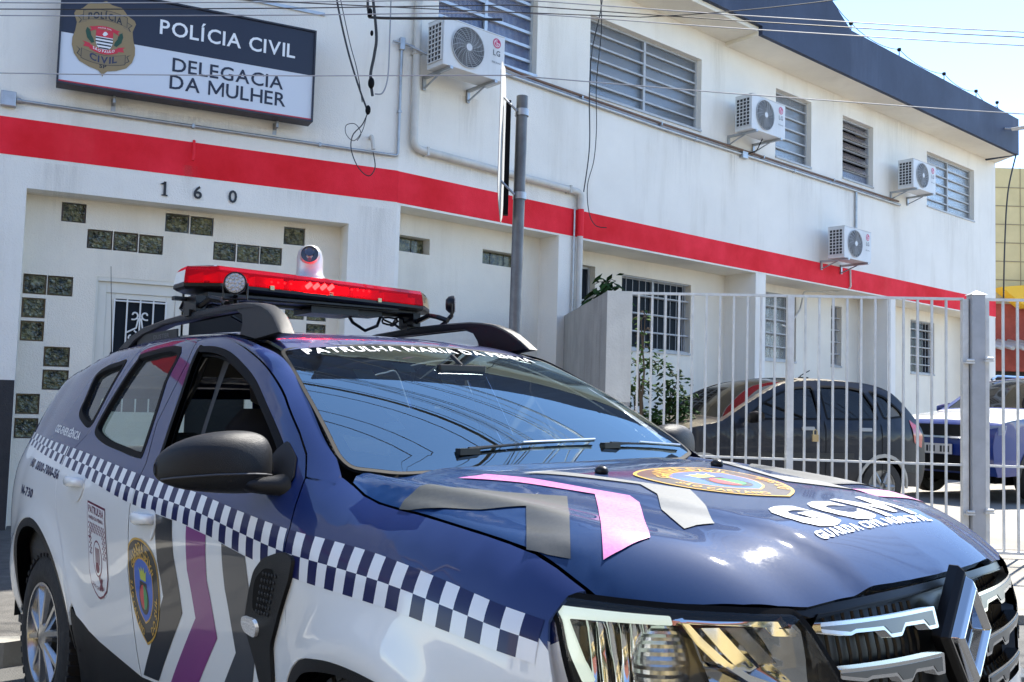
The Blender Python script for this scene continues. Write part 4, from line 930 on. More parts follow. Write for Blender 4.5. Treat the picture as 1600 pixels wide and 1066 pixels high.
def spl(P, closed=False, n=4):
    """smooth curve through points (Catmull-Rom)"""
    o = []; m = len(P)
    for i in range(m if closed else m-1):
        g_ = lambda k: Vector(P[k % m]) if closed else Vector(P[max(0, min(m-1, k))])
        p0, p1, p2, p3 = g_(i-1), g_(i), g_(i+1), g_(i+2)
        for k in range(n):
            u = k/n; v = .5*((2*p1)+(p2-p0)*u+(2*p0-5*p1+4*p2-p3)*u*u+(-p0+3*p1-3*p2+p3)*u**3); o.append((v.x, v.y))
    if not closed: o.append(tuple(P[-1]))
    return o
def nrm(Sf, u, v, e=.003):
    a = Vector(Sf(u+e, v))-Vector(Sf(u-e, v)); c = Vector(Sf(u, v+e))-Vector(Sf(u, v-e)); n_ = a.cross(c)
    if n_.length < 1e-12: return Vector((0, 0, 1))
    n_.normalize(); p = Vector(Sf(u, v)); ref = Vector((max(0, p.x-.2)*1.5+min(0, p.x+3.0)*2, p.y*1.2, p.z-.6))
    return n_ if n_.dot(ref) >= 0 else -n_
def cdt(P, holes, res, lines=()):
    pts = []; ed = []
    for loop_ in [P]+list(holes):
        k = len(pts); pts += loop_; ed += [(k+i, k+(i+1) % len(loop_)) for i in range(len(loop_))]
    for ln in lines:
        k = len(pts); pts += ln; ed += [(k+i, k+i+1) for i in range(len(ln)-1)]
    nb = len(pts); bp = np.array(pts)
    xs_ = [p[0] for p in P]; ys_ = [p[1] for p in P]
    i0, i1, j0, j1 = int(floor(min(xs_)/res)), int(max(xs_)/res)+1, int(floor(min(ys_)/res)), int(max(ys_)/res)+1
    for i in range(i0, i1+1):
        for j in range(j0, j1+1):
            x, y = i*res, j*res+(.5*res if i % 2 else 0)
            if not inpoly(x, y, P) or any(inpoly(x, y, h) for h in holes): continue
            if ((bp[:, 0]-x)**2+(bp[:, 1]-y)**2).min() < (res*.45)**2: continue
            pts.append((x, y))
    r_ = geometry.delaunay_2d_cdt([Vector(p) for p in pts], ed, [], 0, 1e-6)
    V_ = [(v.x, v.y) for v in r_[0]]; F_ = []
    for f_ in r_[2]:
        cx = sum(V_[i][0] for i in f_)/len(f_); cy = sum(V_[i][1] for i in f_)/len(f_)
        if inpoly(cx, cy, P) and not any(inpoly(cx, cy, h) for h in holes): F_.append(tuple(f_))
    return V_, F_
def panel(name, P, Sf, mats, parent, holes=(), res=.04, flange=.012, off=0., lines=(), cls=None, gap=.0024, label=None, edge=.02):
    """sheet cut from surface Sf, turned in along its edges so that it has a visible thickness and shut lines"""
    if gap: P = grow(P, -gap); holes = [grow(h, gap) for h in holes]
    P = resamp(P, edge); holes = [resamp(h, edge) for h in holes]; lines = [resamp(l, edge, False) for l in lines]
    V_, F_ = cdt(P, holes, res, lines)
    N_ = [nrm(Sf, u, v) for u, v in V_]
    vs = [tuple(Vector(Sf(u, v))+N_[i]*off) for i, (u, v) in enumerate(V_)]
    nn = [tuple(n_) for n_ in N_]; fs = []; mi = []
    for f_ in F_:
        a, b_, c = [Vector(vs[i]) for i in f_[:3]]
        if (b_-a).cross(c-a).dot(N_[f_[0]]) < 0: f_ = f_[::-1]
        fs.append(f_); mi.append(cls(sum(V_[i][0] for i in f_)/3, sum(V_[i][1] for i in f_)/3) if cls else 0)
    if flange:
        for loop_ in [P]+holes:
            k = len(vs); m = len(loop_)
            for (u, v) in loop_:
                n_ = nrm(Sf, u, v); p = Vector(Sf(u, v))+n_*off; vs.append(tuple(p)); vs.append(tuple(p-n_*flange)); nn.append(tuple(n_)); nn.append(tuple(n_))
            for i in range(m):
                i2 = (i+1) % m; fs.append((k+2*i, k+2*i2, k+2*i2+1, k+2*i+1)); u = (loop_[i][0]+loop_[i2][0])/2; v = (loop_[i][1]+loop_[i2][1])/2; mi.append(cls(u, v) if cls else 0)
    o = mk(name, vs, fs, mats, parent, smooth=True, mi=mi, normals=nn)
    if label: o['label'] = label
    return o
def decal(name, polys, Sf, m, parent, off=.0012, res=.03):
    """flat print following the bodywork; polys: list of polygons (with material index)"""
    vs = []; fs = []; nn = []; mi = []
    for it in polys:
        P, k_ = (it if isinstance(it, tuple) and isinstance(it[1], int) else (it, 0))
        V_, F_ = cdt(resamp(P, res), [], res*1.2); k = len(vs)
        for u, v in V_:
            n_ = nrm(Sf, u, v); vs.append(tuple(Vector(Sf(u, v))+n_*(off+.0003*k_))); nn.append(tuple(n_))
        fs += [tuple(k+i for i in f_) for f_ in F_]; mi += [k_]*len(F_)
    return mk(name, vs, fs, m, parent, smooth=True, mi=mi, normals=nn)
def dtext(s, Sf, m, parent, o, ux, uy, h, width=None, bold=.02, off=.0016, name='lettering', arc=None, space=1.0, sub=0):
    """text printed on the surface: o start of baseline, ux / uy unit vectors in the surface's (u, v) plane"""
    v, f_, W_ = textmesh(s, bold, space); kx = (width/W_) if width else h
    for _ in range(sub):      # finer triangles so that large letters follow the crown of the panel
        v = list(v); md = {}; nf = []
        def mid(a, b):
            k = (min(a, b), max(a, b))
            if k not in md: md[k] = len(v); v.append(((v[a][0]+v[b][0])/2, (v[a][1]+v[b][1])/2))
            return md[k]
        for a, b, c in f_:
            p, q, r = mid(a, b), mid(b, c), mid(c, a); nf += [(a, p, r), (p, b, q), (r, q, c), (p, q, r)]
        f_ = nf
    vs = []; nn = []
    for x, y in v:
        a = x*kx; b_ = y*h
        if arc: b_ += arc*(1-(2*a/(width or W_*h)-1)**2)
        u, w_ = o[0]+ux[0]*a+uy[0]*b_, o[1]+ux[1]*a+uy[1]*b_
        n_ = nrm(Sf, u, w_); vs.append(tuple(Vector(Sf(u, w_))+n_*off)); nn.append(tuple(n_))
    return mk(name, vs, f_, m, parent, smooth=True, normals=nn)

CARM = Matrix(((0.65862, 0.75168, -0.03465, 0.4606), (-0.75175, 0.65931, 0.01338, 2.7216), (0.0329, 0.01724, 0.99931, 0.0117), (0, 0, 0, 1)))
# paint
PNAVY = mat('navy car paint', (.001, .015, .105), .5, .15, coat=1.0, coat_rough=.015, dust=.04, dustcol=(.12, .13, .18), spec=.3)
PWHITE = mat('white car paint', (.82, .83, .81), .4, coat=1.0, coat_rough=.03, dust=.15, dustcol=(.45, .43, .38))
HPNAVY = mat('navy bonnet wrap', (.001, .020, .082), .55, coat=.8, coat_rough=.025, dust=.12, dustcol=(.09, .095, .105), spec=.05)
VW = mat('white vinyl', (.82, .83, .83), .35, coat=.8, coat_rough=.04); VN = mat('navy vinyl', (.006, .009, .070), .35, coat=.35, coat_rough=.04, spec=.2)
VBLK = mat('black vinyl', (.011, .012, .014), .3, coat=.9, coat_rough=.04); VPUR = mat('purple vinyl', (.235, .045, .20), .3, coat=.9, coat_rough=.04)
VGRY = mat('charcoal vinyl', (.050, .054, .060), .3, coat=.9, coat_rough=.04)
HPINK = mat('bonnet pink vinyl', (.52, .12, .36), .4, coat=.4, coat_rough=.2, dust=.35, dustcol=(.5, .4, .42)); HGRY = mat('bonnet grey vinyl', (.10, .108, .11), .5, coat=.3, coat_rough=.12, dust=.3, dustcol=(.2, .2, .19)); HBLK = mat('bonnet charcoal vinyl', (.014, .018, .020), .5, coat=.3, coat_rough=.12, dust=.25, dustcol=(.10, .10, .09))
PLBLK = mat('textured black plastic', (.010, .0105, .012), .45, bump=.25, bscale=500, dust=.05, spec=.35)
PLG = mat('satin black plastic', (.008, .008, .009), .34, spec=.3)
CHR = mat('chrome', (.80, .81, .83), .08, 1.0); SILV = mat('satin silver', (.55, .56, .58), .3, .9)
WSG = glassmat('windscreen glass', (.66, .76, .71), ior=3.2, refl=(.74, .94, 1), dirt=.010); SDG = glassmat('side glass', (.74, .82, .76), ior=1.7, dirt=.05)
LENS = glassmat('headlamp lens', (.95, .97, .97), ior=1.42, dirt=.003)
CABIN = mat('cabin plastic', (.028, .029, .031), .7, bump=.15, bscale=300); SEAT = mat('seat cloth', (.020, .020, .022), .9); HEADL = mat('headliner', (.14, .135, .125), .9)
car = thing('patrol_car', 'navy and white patrol SUV with checkered band and red roof light bar', 'police car', matrix=CARM)

TX = [-3.6, -2.98, -2.34, -1.56, -1.158, -.78, -.512, -.31, -.09, .146, .30, .39, .50]; TZ = [1.235, 1.189, 1.141, 1.066, 1.038, .998, .974, .963, .948, .918, .891, .874, .85]
BX = [-3.6, -2.87, -2.149, -1.646, -1.10, -.67, -.51, -.04, .18, .35, .445, .50]; BZ = [1.19, 1.123, 1.042, .975, .932, .876, .859, .844, .824, .802, .783, .775]
bt = lambda x: cat1(x, TX, TZ); bb_ = lambda x: cat1(x, BX, BZ); bm_ = lambda x: (bt(x)+bb_(x))/2
midline = [(x*.05, bm_(x*.05)) for x in range(-69, 10)]
cls2 = lambda x, z: 0 if z > bm_(x) else 1
def topz(x): return _knots(round(x, 4))[0][8]

HGAP = [(-.438, -.690), (-.425, -.730), (-.385, -.764), (-.307, -.776), (-.23, -.782), (-.15, -.784), (-.06, -.784), (.022, -.783), (.10, -.781), (.181, -.777), (.25, -.772), (.322, -.764), (.378, -.758), (.42, -.754), (.455, -.750)]
WGAP = [(x-.001, hoodz(x, y)) for x, y in HGAP]
FG = [(-.514, .62), (-.514, .914), (-.511, .975), (-.526, 1.053), (-.545, 1.105), (-.60, 1.165)]          # door / wing shut line
FD_TOP = [(-.68, 1.225), (-.77, 1.285), (-.87, 1.35), (-1.0, 1.418), (-1.14, 1.472), (-1.30, 1.522), (-1.44, 1.550), (-1.60, 1.556), (-1.645, 1.545)]
BP = [(-1.625, 1.46), (-1.655, 1.25), (-1.605, 1.106), (-1.614, 1.02), (-1.636, .87), (-1.668, .736), (-1.625, .37)]
FD_TOP = spl(FD_TOP, n=3)
RD_TOP = [(-1.645, 1.545), (-1.80, 1.566), (-2.0, 1.572), (-2.16, 1.563), (-2.215, 1.53)]
RG = [(-2.235, 1.45), (-2.262, 1.28), (-2.31, 1.20), (-2.42, 1.12), (-2.454, 1.02), (-2.411, .897), (-2.334, .778), (-2.219, .547)]
FWIN = spl([(-1.595, 1.513), (-1.55, 1.523), (-1.437, 1.514), (-1.314, 1.488), (-1.161, 1.433), (-1.039, 1.38), (-.90, 1.303), (-.80, 1.245), (-.705, 1.184), (-.625, 1.125), (-.62, 1.075), (-.80, 1.082), (-1.1, 1.098), (-1.35, 1.115), (-1.50, 1.13), (-1.525, 1.19), (-1.555, 1.33)], True)
RWIN = spl([(-1.76, 1.533), (-2.127, 1.528), (-2.156, 1.50), (-2.195, 1.40), (-2.225, 1.31), (-2.24, 1.232), (-2.20, 1.198), (-2.065, 1.168), (-1.90, 1.148), (-1.70, 1.127), (-1.665, 1.145), (-1.695, 1.29), (-1.73, 1.40)], True)
QWIN = spl([(-2.277, 1.503), (-2.369, 1.503), (-2.497, 1.490), (-2.576, 1.455), (-2.545, 1.36), (-2.523, 1.29), (-2.42, 1.25), (-2.322, 1.232), (-2.292, 1.28), (-2.28, 1.40)], True)
ARR = [(-2.25, .36), (-2.275, .50), (-2.33, .62), (-2.40, .715), (-2.50, .79), (-2.60, .832), (-2.70, .845), (-2.80, .832), (-2.885, .79), (-2.945, .72), (-2.985, .62), (-3.0, .50), (-3.0, .36)]
ARF = [(.28, .40), (.265, .50), (.225, .585), (.16, .64), (.07, .675), (-.07, .690), (-.20, .692), (-.30, .684), (-.39, .668), (-.44, .648), (-.49, .61), (-.52, .55), (-.53, .40)]
ARR = spl(ARR, n=3); ARF = spl(ARF, n=3)
for side, Sf in ((0, S_side), (1, S_left)):
    # front door
    P = FG[:6]+FD_TOP+BP+[(-1.2, .385), (-.60, .40), (-.52, .42)]
    fd = panel('front_door', P, Sf, [PNAVY, PWHITE], car, [FWIN], lines=[[p for p in midline if -1.58 < p[0] < -.54]], cls=cls2)
    P = RD_TOP+RG+[(-2.19, .503), (-2.10, .455), (-2.0, .43), (-1.85, .405), (-1.625, .37)][0:]+BP[::-1][1:]
    rd = panel('rear_door', P, Sf, [PNAVY, PWHITE], car, [RWIN], lines=[[p for p in midline if -2.38 < p[0] < -1.66]], cls=cls2)
    top = [(x/100, topz(x/100)) for x in list(range(-338, -122, 6))+list(range(-122, -50, 2))]
    # quarter panel
    P = [(-2.215, 1.53)]+RG+[(-2.25, .50)]+ARR[2:]+[(-3.2, .36), (-3.38, .38), (-3.40, .7), (-3.41, 1.0), (-3.405, 1.2), (-3.38, topz(-3.38))]+[p for p in top if p[0] < -2.23][1:]+[(-2.215, topz(-2.215))]
    q = panel('quarter_panel', P, Sf, [PNAVY, PWHITE], car, [QWIN], lines=[[p for p in midline if -3.36 < p[0] < -2.52]], cls=cls2)
    # roof side and pillar
    P = [p for p in top if p[0] > -2.21]+[(-.50, topz(-.50)), (-.442, WGAP[0][1]), (WGAP[1][0], WGAP[1][1]-.02), (-.50, 1.10), (-.545, 1.105)]+[(-.60, 1.165)]+FD_TOP[:-1]+RD_TOP+[(-2.215, topz(-2.215))]
    panel('roof_side', P, Sf, [PNAVY], car, edge=.03)
    # wing
    P = [(-.51, .975), (-.526, 1.053), (-.545, 1.105), (-.50, 1.10)]+WGAP[1:]+[(.44, .922), (.425, .915), (.41, .87), (.425, .82), (.45, .74), (.46, .55), (.45, .40)]+ARF+[(-.52, .62), (-.514, .914)]
    wg = panel('front_wing', P, Sf, [PNAVY, PWHITE], car, lines=[[p for p in midline if -.49 < p[0] < .39]], cls=cls2)
    # glass and seals
    for W_, par, g_ in ((FWIN, fd, None if side == 0 else glassmat('dark side glass', (.012, .014, .014), ior=1.3)), (RWIN, rd, SDG), (QWIN, q, SDG)):
        if side == 0:
            panel('window_seal', grow(W_, .002), Sf, [BLK], par, [grow(W_, -.020)], off=.0015, flange=.02, gap=0, res=.05)
        if g_: panel('side_window', grow(W_, -.004), Sf, [g_], par, off=-.014, flange=0, gap=0, res=.06)
    if side == 0:
        panel('window_channel', grow(FWIN, -.016), Sf, [BLK], fd, [grow(FWIN, -.028)], off=-.016, flange=.01, gap=0, res=.05)
        P = [(-1.555, 1.515), (-1.50, 1.515), (-1.475, 1.33), (-1.445, 1.19), (-1.43, 1.115), (-1.455, 1.115), (-1.475, 1.19), (-1.505, 1.33)]
        panel('seat_belt', P, lambda x, z: (x, Sf(x, z)[1]+.10, z), [mat('belt webbing', (.07, .07, .07), .8)], car, flange=0, gap=0)
    # cladding along the sill and arches
    P = [(-.53, .40), (-.60, .40), (-1.2, .385), (-1.625, .37), (-1.85, .405), (-2.0, .43), (-2.10, .455), (-2.19, .503), (-2.24, .54), (-2.26, .36), (-2.30, .22), (-.45, .22)]
    panel('sill_cladding', P, Sf, [PLBLK], car, off=-.004, flange=.03, res=.06)
    P = ARR+[(p[0]+(-2.63-p[0])*.085, p[1]-(.035 if p[1] > .45 else 0)) for p in ARR[::-1]]
    panel('arch_lip', P, Sf, [PLBLK], q, off=-.002, flange=.05, res=.06, gap=0)
    P = ARF+[(p[0]+(-.13-p[0])*.07, p[1]-(.028 if p[1] > .45 else 0)) for p in ARF[::-1]]
    panel('arch_lip', P, Sf, [PLBLK], wg, off=-.002, flange=.05, res=.06, gap=0)
    sy = -1 if side == 0 else 1
    for cx, cz in ((-2.674, .343), (-.15, .325)):     # wheel wells
        b = B(); n_ = 20; b.add([(cx+.47*cos(pi*i/n_), sy*yy, .36+.455*sin(pi*i/n_) if cx < -1 else .25+.43*sin(pi*i/n_)) for yy in (.86, .45) for i in range(n_+1)], [(i, i+1, n_+2+i, n_+1+i) for i in range(n_)])
        b.add([(cx-.5, sy*.45, .2), (cx+.5, sy*.45, .2), (cx+.5, sy*.45, .85), (cx-.5, sy*.45, .85)], [(0, 1, 2, 3)]); b.build('wheel_well', [PLG], car)
        wh = B(); c = (cx, sy*.875, cz); ax = (0, sy, 0)
        R_ = .343
        wh.lathe([(.222, -.20), (.24, -.215), (R_-.03, -.215), (R_-.008, -.20), (R_, -.17), (R_, -.05), (R_-.008, -.022), (R_-.03, -.008), (.27, .0), (.235, -.006), (.218, -.02)], c, ax, 48)
        wo = wh.build('wheel', [mat('tyre rubber', (.016, .016, .017), .75, var=.3, vscale=12, bump=.3, bscale=80)], car, smooth=True)
        t_ = B()
        for k in range(46):
            a0 = 2*pi*k/46; a1 = a0+.075
            for (h0, h1) in ((-.205, -.14), (-.128, -.075), (-.062, -.012)):
                t_.add([(cx+(R_+dr_)*cos(a_), sy*(.875+h), cz+(R_+dr_)*sin(a_)) for dr_ in (-.01, .006) for a_, h in ((a0, h0), (a1, h0), (a1+.02, h1), (a0+.02, h1))], [(4, 5, 6, 7), (0, 1, 5, 4), (1, 2, 6, 5), (2, 3, 7, 6), (3, 0, 4, 7)])
        t_.build('tread', [mat('tyre rubber', ())], wo)
        t_ = B(); t_.lathe([(.222, -.02), (.226, -.006), (.216, -.006), (.205, -.03), (.20, -.18)], c, ax, 40)
        for k in range(5):
            for dk in (-.17, .17):
                a0 = 2*pi*k/5+.5+dk; a1 = 2*pi*k/5+.5+dk*1.7
                p0 = Vector((cos(a0)*.05, 0, sin(a0)*.05)); p1 = Vector((cos(a1)*.212, 0, sin(a1)*.212)); d_ = Vector((-sin(a0), 0, cos(a0)))
                t_.add([(c[0]+p0.x+d_.x*w_*s_, c[1]+sy*y_, c[2]+p0.z+d_.z*w_*s_) for w_, y_, s_ in ((.016, -.015, -1), (.016, -.015, 1), (.010, -.003, 1), (.010, -.003, -1))]+
                       [(c[0]+p1.x+d_.x*w_*s_, c[1]+sy*y_, c[2]+p1.z+d_.z*w_*s_) for w_, y_, s_ in ((.018, -.035, -1), (.018, -.035, 1), (.009, -.012, 1), (.009, -.012, -1))],
                       [(0, 1, 5, 4), (1, 2, 6, 5), (2, 3, 7, 6), (3, 0, 4, 7)])
        t_.lathe([(0, -.002), (.03, -.002), (.055, -.006), (.062, -.03)], c, ax, 20)
        t_.build('rim', [mat('alloy rim', (.50, .51, .52), .25, .9)], wo, smooth=True)
        t_ = B(); t_.lathe([(0, -.13), (.2, -.13)], c, ax, 24); t_.build('brake_disc', [mat('dark brake', (.05, .05, .05), .6, .4)], wo)

# bonnet
fe_ = [(nose(y)-.004, y) for y in [-.745+.0298*2*i for i in range(26)]]
HP = HGAP+fe_+[(x, -y) for x, y in HGAP[::-1]]+[(-.405, .55), (-.385, .3), (-.375, 0), (-.385, -.3), (-.405, -.55)]
hood = panel('bonnet', HP, S_hood, [HPNAVY], car, res=.028, edge=.02, flange=.018)
# roof
RP = [(-1.085, y) for y in (-.585, -.3, 0, .3, .585)]+[(x, .556) for x in (-1.4, -1.8, -2.2, -2.6, -3.0, -3.3)]+[(-3.40, .50), (-3.42, 0), (-3.40, -.50)]+[(x, -.556) for x in (-3.3, -3.0, -2.6, -2.2, -1.8, -1.4)]
panel('roof', RP, S_roof, [PNAVY], car, res=.06)
b = B(); n_ = 12
b.add([(x, y, roofz(x, y)-.045) for x in [-1.15-.2*i for i in range(11)] for y in [-.55+.1*j for j in range(12)]], [(i*12+j, i*12+j+1, (i+1)*12+j+1, (i+1)*12+j) for i in range(10) for j in range(11)]); b.build('headliner', [HEADL], car)
# windscreen
WP = rounded([(-1.095, -.590), (-1.10, 0), (-1.095, .590), (-.80, .665), (-.50, .728), (-.455, .72), (-.40, .60), (-.345, .3), (-.335, 0), (-.345, -.3), (-.40, -.60), (-.455, -.72), (-.50, -.728), (-.80, -.665)], .03)
ws = panel('windscreen', WP, S_ws, [WSG], car, off=.001, flange=0, res=.05, gap=0)
panel('windscreen_seal', grow(WP, .012), S_ws, [BLK], ws, [grow(WP, -.006)], off=.0005, flange=.01, gap=0, res=.05)
FRIT = mat('black frit', (.004, .004, .005), 1.0, spec=0)
panel('frit_band', grow(WP, -.006), S_ws, [FRIT], ws, [[(-1.062, -.55), (-1.066, 0), (-1.062, .55), (-.80, .632), (-.52, .685), (-.475, .60), (-.43, .3), (-.42, 0), (-.43, -.3), (-.475, -.60), (-.52, -.685), (-.80, -.632)]], off=-.006, flange=0, gap=0, res=.05)
dtext('PATRULHA MARIA DA PENHA', S_ws, VW, ws, (-1.045, -.53), (-.00, 1), (-1, 0), .044, width=1.03, bold=.022, off=.0022, sub=1)
# windscreen papers and stickers
for P, c_ in (([(-.60, -.52), (-.60, -.465), (-.565, -.47), (-.565, -.54)], VW),):
    decal('paper_tag', [P], S_ws, [mat('paper', (.62, .63, .60), .8)], ws, off=-.004)
b = B(); b.box(-.33, -.30, -.60, .60, 1.06, 1.115)
# cowl and wipers
CW = [(-.425, -.66), (-.39, -.3), (-.38, 0), (-.39, .3), (-.425, .66), (-.36, .66), (-.32, 0), (-.36, -.66)]
b = B(); ys = [-.68+.08*i for i in range(18)]
b.add([(x, y, z) for y in ys for x, z in ((-.50+.10*(1-(y/.7)**2), wsz(-.48+.10*(1-(y/.7)**2), y)-.012), (-.40, hoodz(-.38, y)-.030), (-.34, hoodz(-.34, y)-.04))], [(3*i+k, 3*i+k+1, 3*i+4+k, 3*i+3+k) for i in range(17) for k in (0, 1)]); b.build('cowl', [PLG], car)
for y0, y1 in ((-.34, .20), (.27, .66)):
    b = B(); P = []
    for i in range(11):
        y = y0+(y1-y0)*i/10; x = -.425-.012*i/10-.035*y*y; P.append((x, y, wsz(x, y)+.012))
    b.tube(P, [.007, .006, .005, .0045, .004, .004, .004, .0035, .0035, .003, .003], 6)
    b.tube([(p[0]-.016, p[1], p[2]-.004) for p in P[3:]], .0035, 5)
    x, y, z = P[0]; b.box(x-.012, x+.012, y-.04, y+.035, z-.016, z+.003); b.tube([(P[4][0], P[4][1], P[4][2]+.006), (P[10][0]+.004, P[10][1], P[10][2]+.006)], .004, 5, mi=1)
    b.build('wiper', [PLG, SILV], car)
for y in (-.25, .25):
    v, f_ = ico((.02, y, hoodz(.02, y)+.006), .018, 2, (1.2, .9, .8)); mk('washer_nozzle', v, f_, PLG, hood, smooth=True)

# ---- bonnet graphics
hr = lambda name, P, m: decal(name, [P], S_hood, [m], hood, res=.018, off=.0028)
hr('charcoal_stripe', [(-.166, -.703), (-.130, -.60), (-.03, -.56), (.06, -.515), (.126, -.483), (.25, -.60), (.39, -.735), (.345, -.755), (.297, -.770), (.176, -.661), (.08, -.715), (-.029, -.762), (-.10, -.783), (-.138, -.786), (-.155, -.76)], HBLK)
hr('pink_stripe', [(-.231, -.535), (-.189, -.475), (-.05, -.447), (.145, -.41), (.242, -.389), (.283, -.402), (.38, -.495), (.474, -.589), (.46, -.66), (.447, -.70), (.34, -.595), (.244, -.499), (.163, -.426), (-.05, -.477)], HPINK)
hr('grey_stripe', [(-.085, -.432), (-.072, -.357), (.10, -.285), (.282, -.212), (.39, -.305), (.489, -.393), (.47, -.43), (.464, -.465), (.40, -.432), (.349, -.402), (.281, -.337), (.18, -.282), (.05, -.35)], HGRY)
mir = lambda P: [(x, -y) for x, y in P]
hr('grey_stripe', mir([(-.085, -.432), (-.072, -.357), (.10, -.285), (.282, -.212), (.39, -.305), (.489, -.393), (.47, -.43), (.464, -.465), (.40, -.432), (.349, -.402), (.281, -.337), (.18, -.282), (.05, -.35)]), HGRY)
hr('pink_stripe', mir([(-.231, -.535), (-.189, -.475), (-.05, -.447), (.145, -.41), (.242, -.389), (.283, -.402), (.38, -.495), (.474, -.589), (.46, -.66), (.447, -.70), (.34, -.595), (.244, -.499), (.163, -.426), (-.05, -.477)]), HPINK)
hr('charcoal_stripe', mir([(-.166, -.703), (-.130, -.60), (-.03, -.56), (.06, -.515), (.126, -.483), (.25, -.60), (.39, -.735), (.345, -.755), (.297, -.770), (.176, -.661), (.08, -.715), (-.029, -.762), (-.10, -.783)]), HBLK)
dtext('GCM', S_hood, VW, hood, (.628, -.245), (0, 1), (-1, 0), .125, width=.47, bold=.07, off=.0022, sub=3)
dtext('GUARDA CIVIL MUNICIPAL', S_hood, VW, hood, (.672, -.262), (0, 1), (-1, 0), .026, width=.50, bold=.03, off=.0024, sub=1)
# ---- municipal badge (bonnet and front door)
BGOLD = mat('badge yellow', (.62, .36, .045), .4, coat=.5); BBRN = mat('badge dark brown', (.045, .028, .022), .4, coat=.5); BBLU = mat('badge blue', (.03, .12, .50), .4, coat=.5); BRED = mat('badge red', (.55, .03, .04), .4, coat=.5); BGRN = mat('badge green', (.02, .25, .07), .4, coat=.5); BKK = mat('badge black', (.008, .008, .009), .4, coat=.6)
SHD = [(0, 1.0), (.18, .985), (.33, .94), (.45, .86), (.49, .74), (.50, .60), (.485, .47), (.44, .34), (.37, .23), (.28, .13), (.16, .05), (0, -.02)]
SHD = spl(SHD, n=3)
SHD = SHD+[(-x, y) for x, y in SHD[::-1][1:-1]]
def badge(Sf, parent, fx, dark, dk2, nm='badge'):
    """fx maps (x -.5..5, y 0..1) of the shield to surface coordinates"""
    cen = .52
    sc_ = lambda k, dy=0: [fx(x*k, cen+(y-cen)*k+dy) for x, y in SHD]
    o = decal(nm, [(sc_(1), 0), (sc_(.955), 1), (sc_(.62, .0), 2), (sc_(.585, .0), 3)], Sf, [BGOLD, dark, BGOLD, BBLU], parent, off=.0026, res=.02)
    tr = lambda x, y: fx(x, y)
    def sub(name, polys, m): return decal(name, [[tr(*p) for p in P] for P in polys], Sf, [m], parent, off=.0040, res=.03)
    sub('crest_ring', [[(.155*cos(2*pi*i/20), .43+.155*sin(2*pi*i/20)) for i in range(20)]], BKK)
    decal('crest_field', [[tr(.12*cos(2*pi*i/14+pi/2), .44+.12*sin(2*pi*i/14+pi/2)) for i in range(8)]], Sf, [BRED], parent, off=.0046)
    decal('crest_field', [[tr(.12*cos(2*pi*i/14-pi/2), .44+.12*sin(2*pi*i/14-pi/2)) for i in range(8)]], Sf, [BGRN], parent, off=.0046)
    sub('crown', [[(-.09, .60), (.09, .60), (.10, .66), (.125, .71), (.06, .675), (.045, .735), (.0, .685), (-.045, .735), (-.06, .675), (-.125, .71), (-.10, .66)]], mat('badge lime', (.45, .50, .06), .4))
    sub('crown_base', [[(-.12, .545), (.12, .545), (.11, .585), (-.11, .585)]], BKK)
    def arc(s, cx, cy, rx_, ry_, a0, a1, h, m, inward=False):
        v, f_, W_ = textmesh(s, .03); vs = []; nn = []
        for x, y in v:
            a_ = a0+(a1-a0)*x/W_; r_ = (y*h) if not inward else (-y*h); 
            px, py = cx+(rx_+r_)*cos(a_), cy+(ry_+r_)*sin(a_); u, w_ = fx(px, py); n_ = nrm(Sf, u, w_); vs.append(tuple(Vector(Sf(u, w_))+n_*.0042)); nn.append(tuple(n_))
        mk('lettering', vs, f_, m, parent, smooth=True, normals=nn)
    arc('GUARDA CIVIL', 0, .52, .335, .365, radians(158), radians(22), .075, BGOLD)
    arc('MUNICIPAL', 0, .49, .315, .325, radians(140), radians(40), .065, BGOLD)
    arc('SÃO CAETANO', .03, .52, .455, .47, radians(178), radians(258), .07, BGOLD, True)
    arc('DO SUL', -.03, .52, .455, .47, radians(300), radians(358), .07, BGOLD, True)
    return o
badge(S_hood, hood, lambda x, y: (.425-.405*y, x*.40-.010), BBRN, BGOLD, 'bonnet_badge')
doors = [o for o in bpy.data.objects if o.name.startswith('front_door')]; fdR = doors[0]; rdR = [o for o in bpy.data.objects if o.name.startswith('rear_door')][0]
qR = [o for o in bpy.data.objects if o.name.startswith('quarter_panel')][0]; wgR = [o for o in bpy.data.objects if o.name.startswith('front_wing')][0]
badge(S_side, fdR, lambda x, y: (-1.522+x*.265, .508+.352*y-.03*x), BKK, BGOLD, 'door_badge')
# ---- door stripes
def dz(name, P, m): return decal(name, [P], S_side, [m], fdR, res=.03)
zb = lambda x: bb_(x)-.002
dz('black_stripe', [(-1.392, zb(-1.392)), (-1.390, .80), (-1.362, .687), (-1.513, .488), (-1.60, .385), (-1.468, .390), (-1.277, .585), (-1.210, .655), (-1.249, .832), (-1.253, zb(-1.253))], VBLK)
dz('purple_stripe', [(-1.142, zb(-1.142)), (-1.149, .798), (-1.110, .655), (-1.352, .415), (-1.37, .392), (-1.17, .396), (-1.117, .463), (-.962, .618), (-1.008, .785), (-.997, zb(-.997))], VPUR)
dz('charcoal_stripe', [(-.890, zb(-.89)), (-.887, .772), (-.843, .597), (-.924, .509), (-1.02, .402), (-.82, .405), (-.75, .52), (-.715, .62), (-.728, .813), (-.738, zb(-.738))], VGRY)
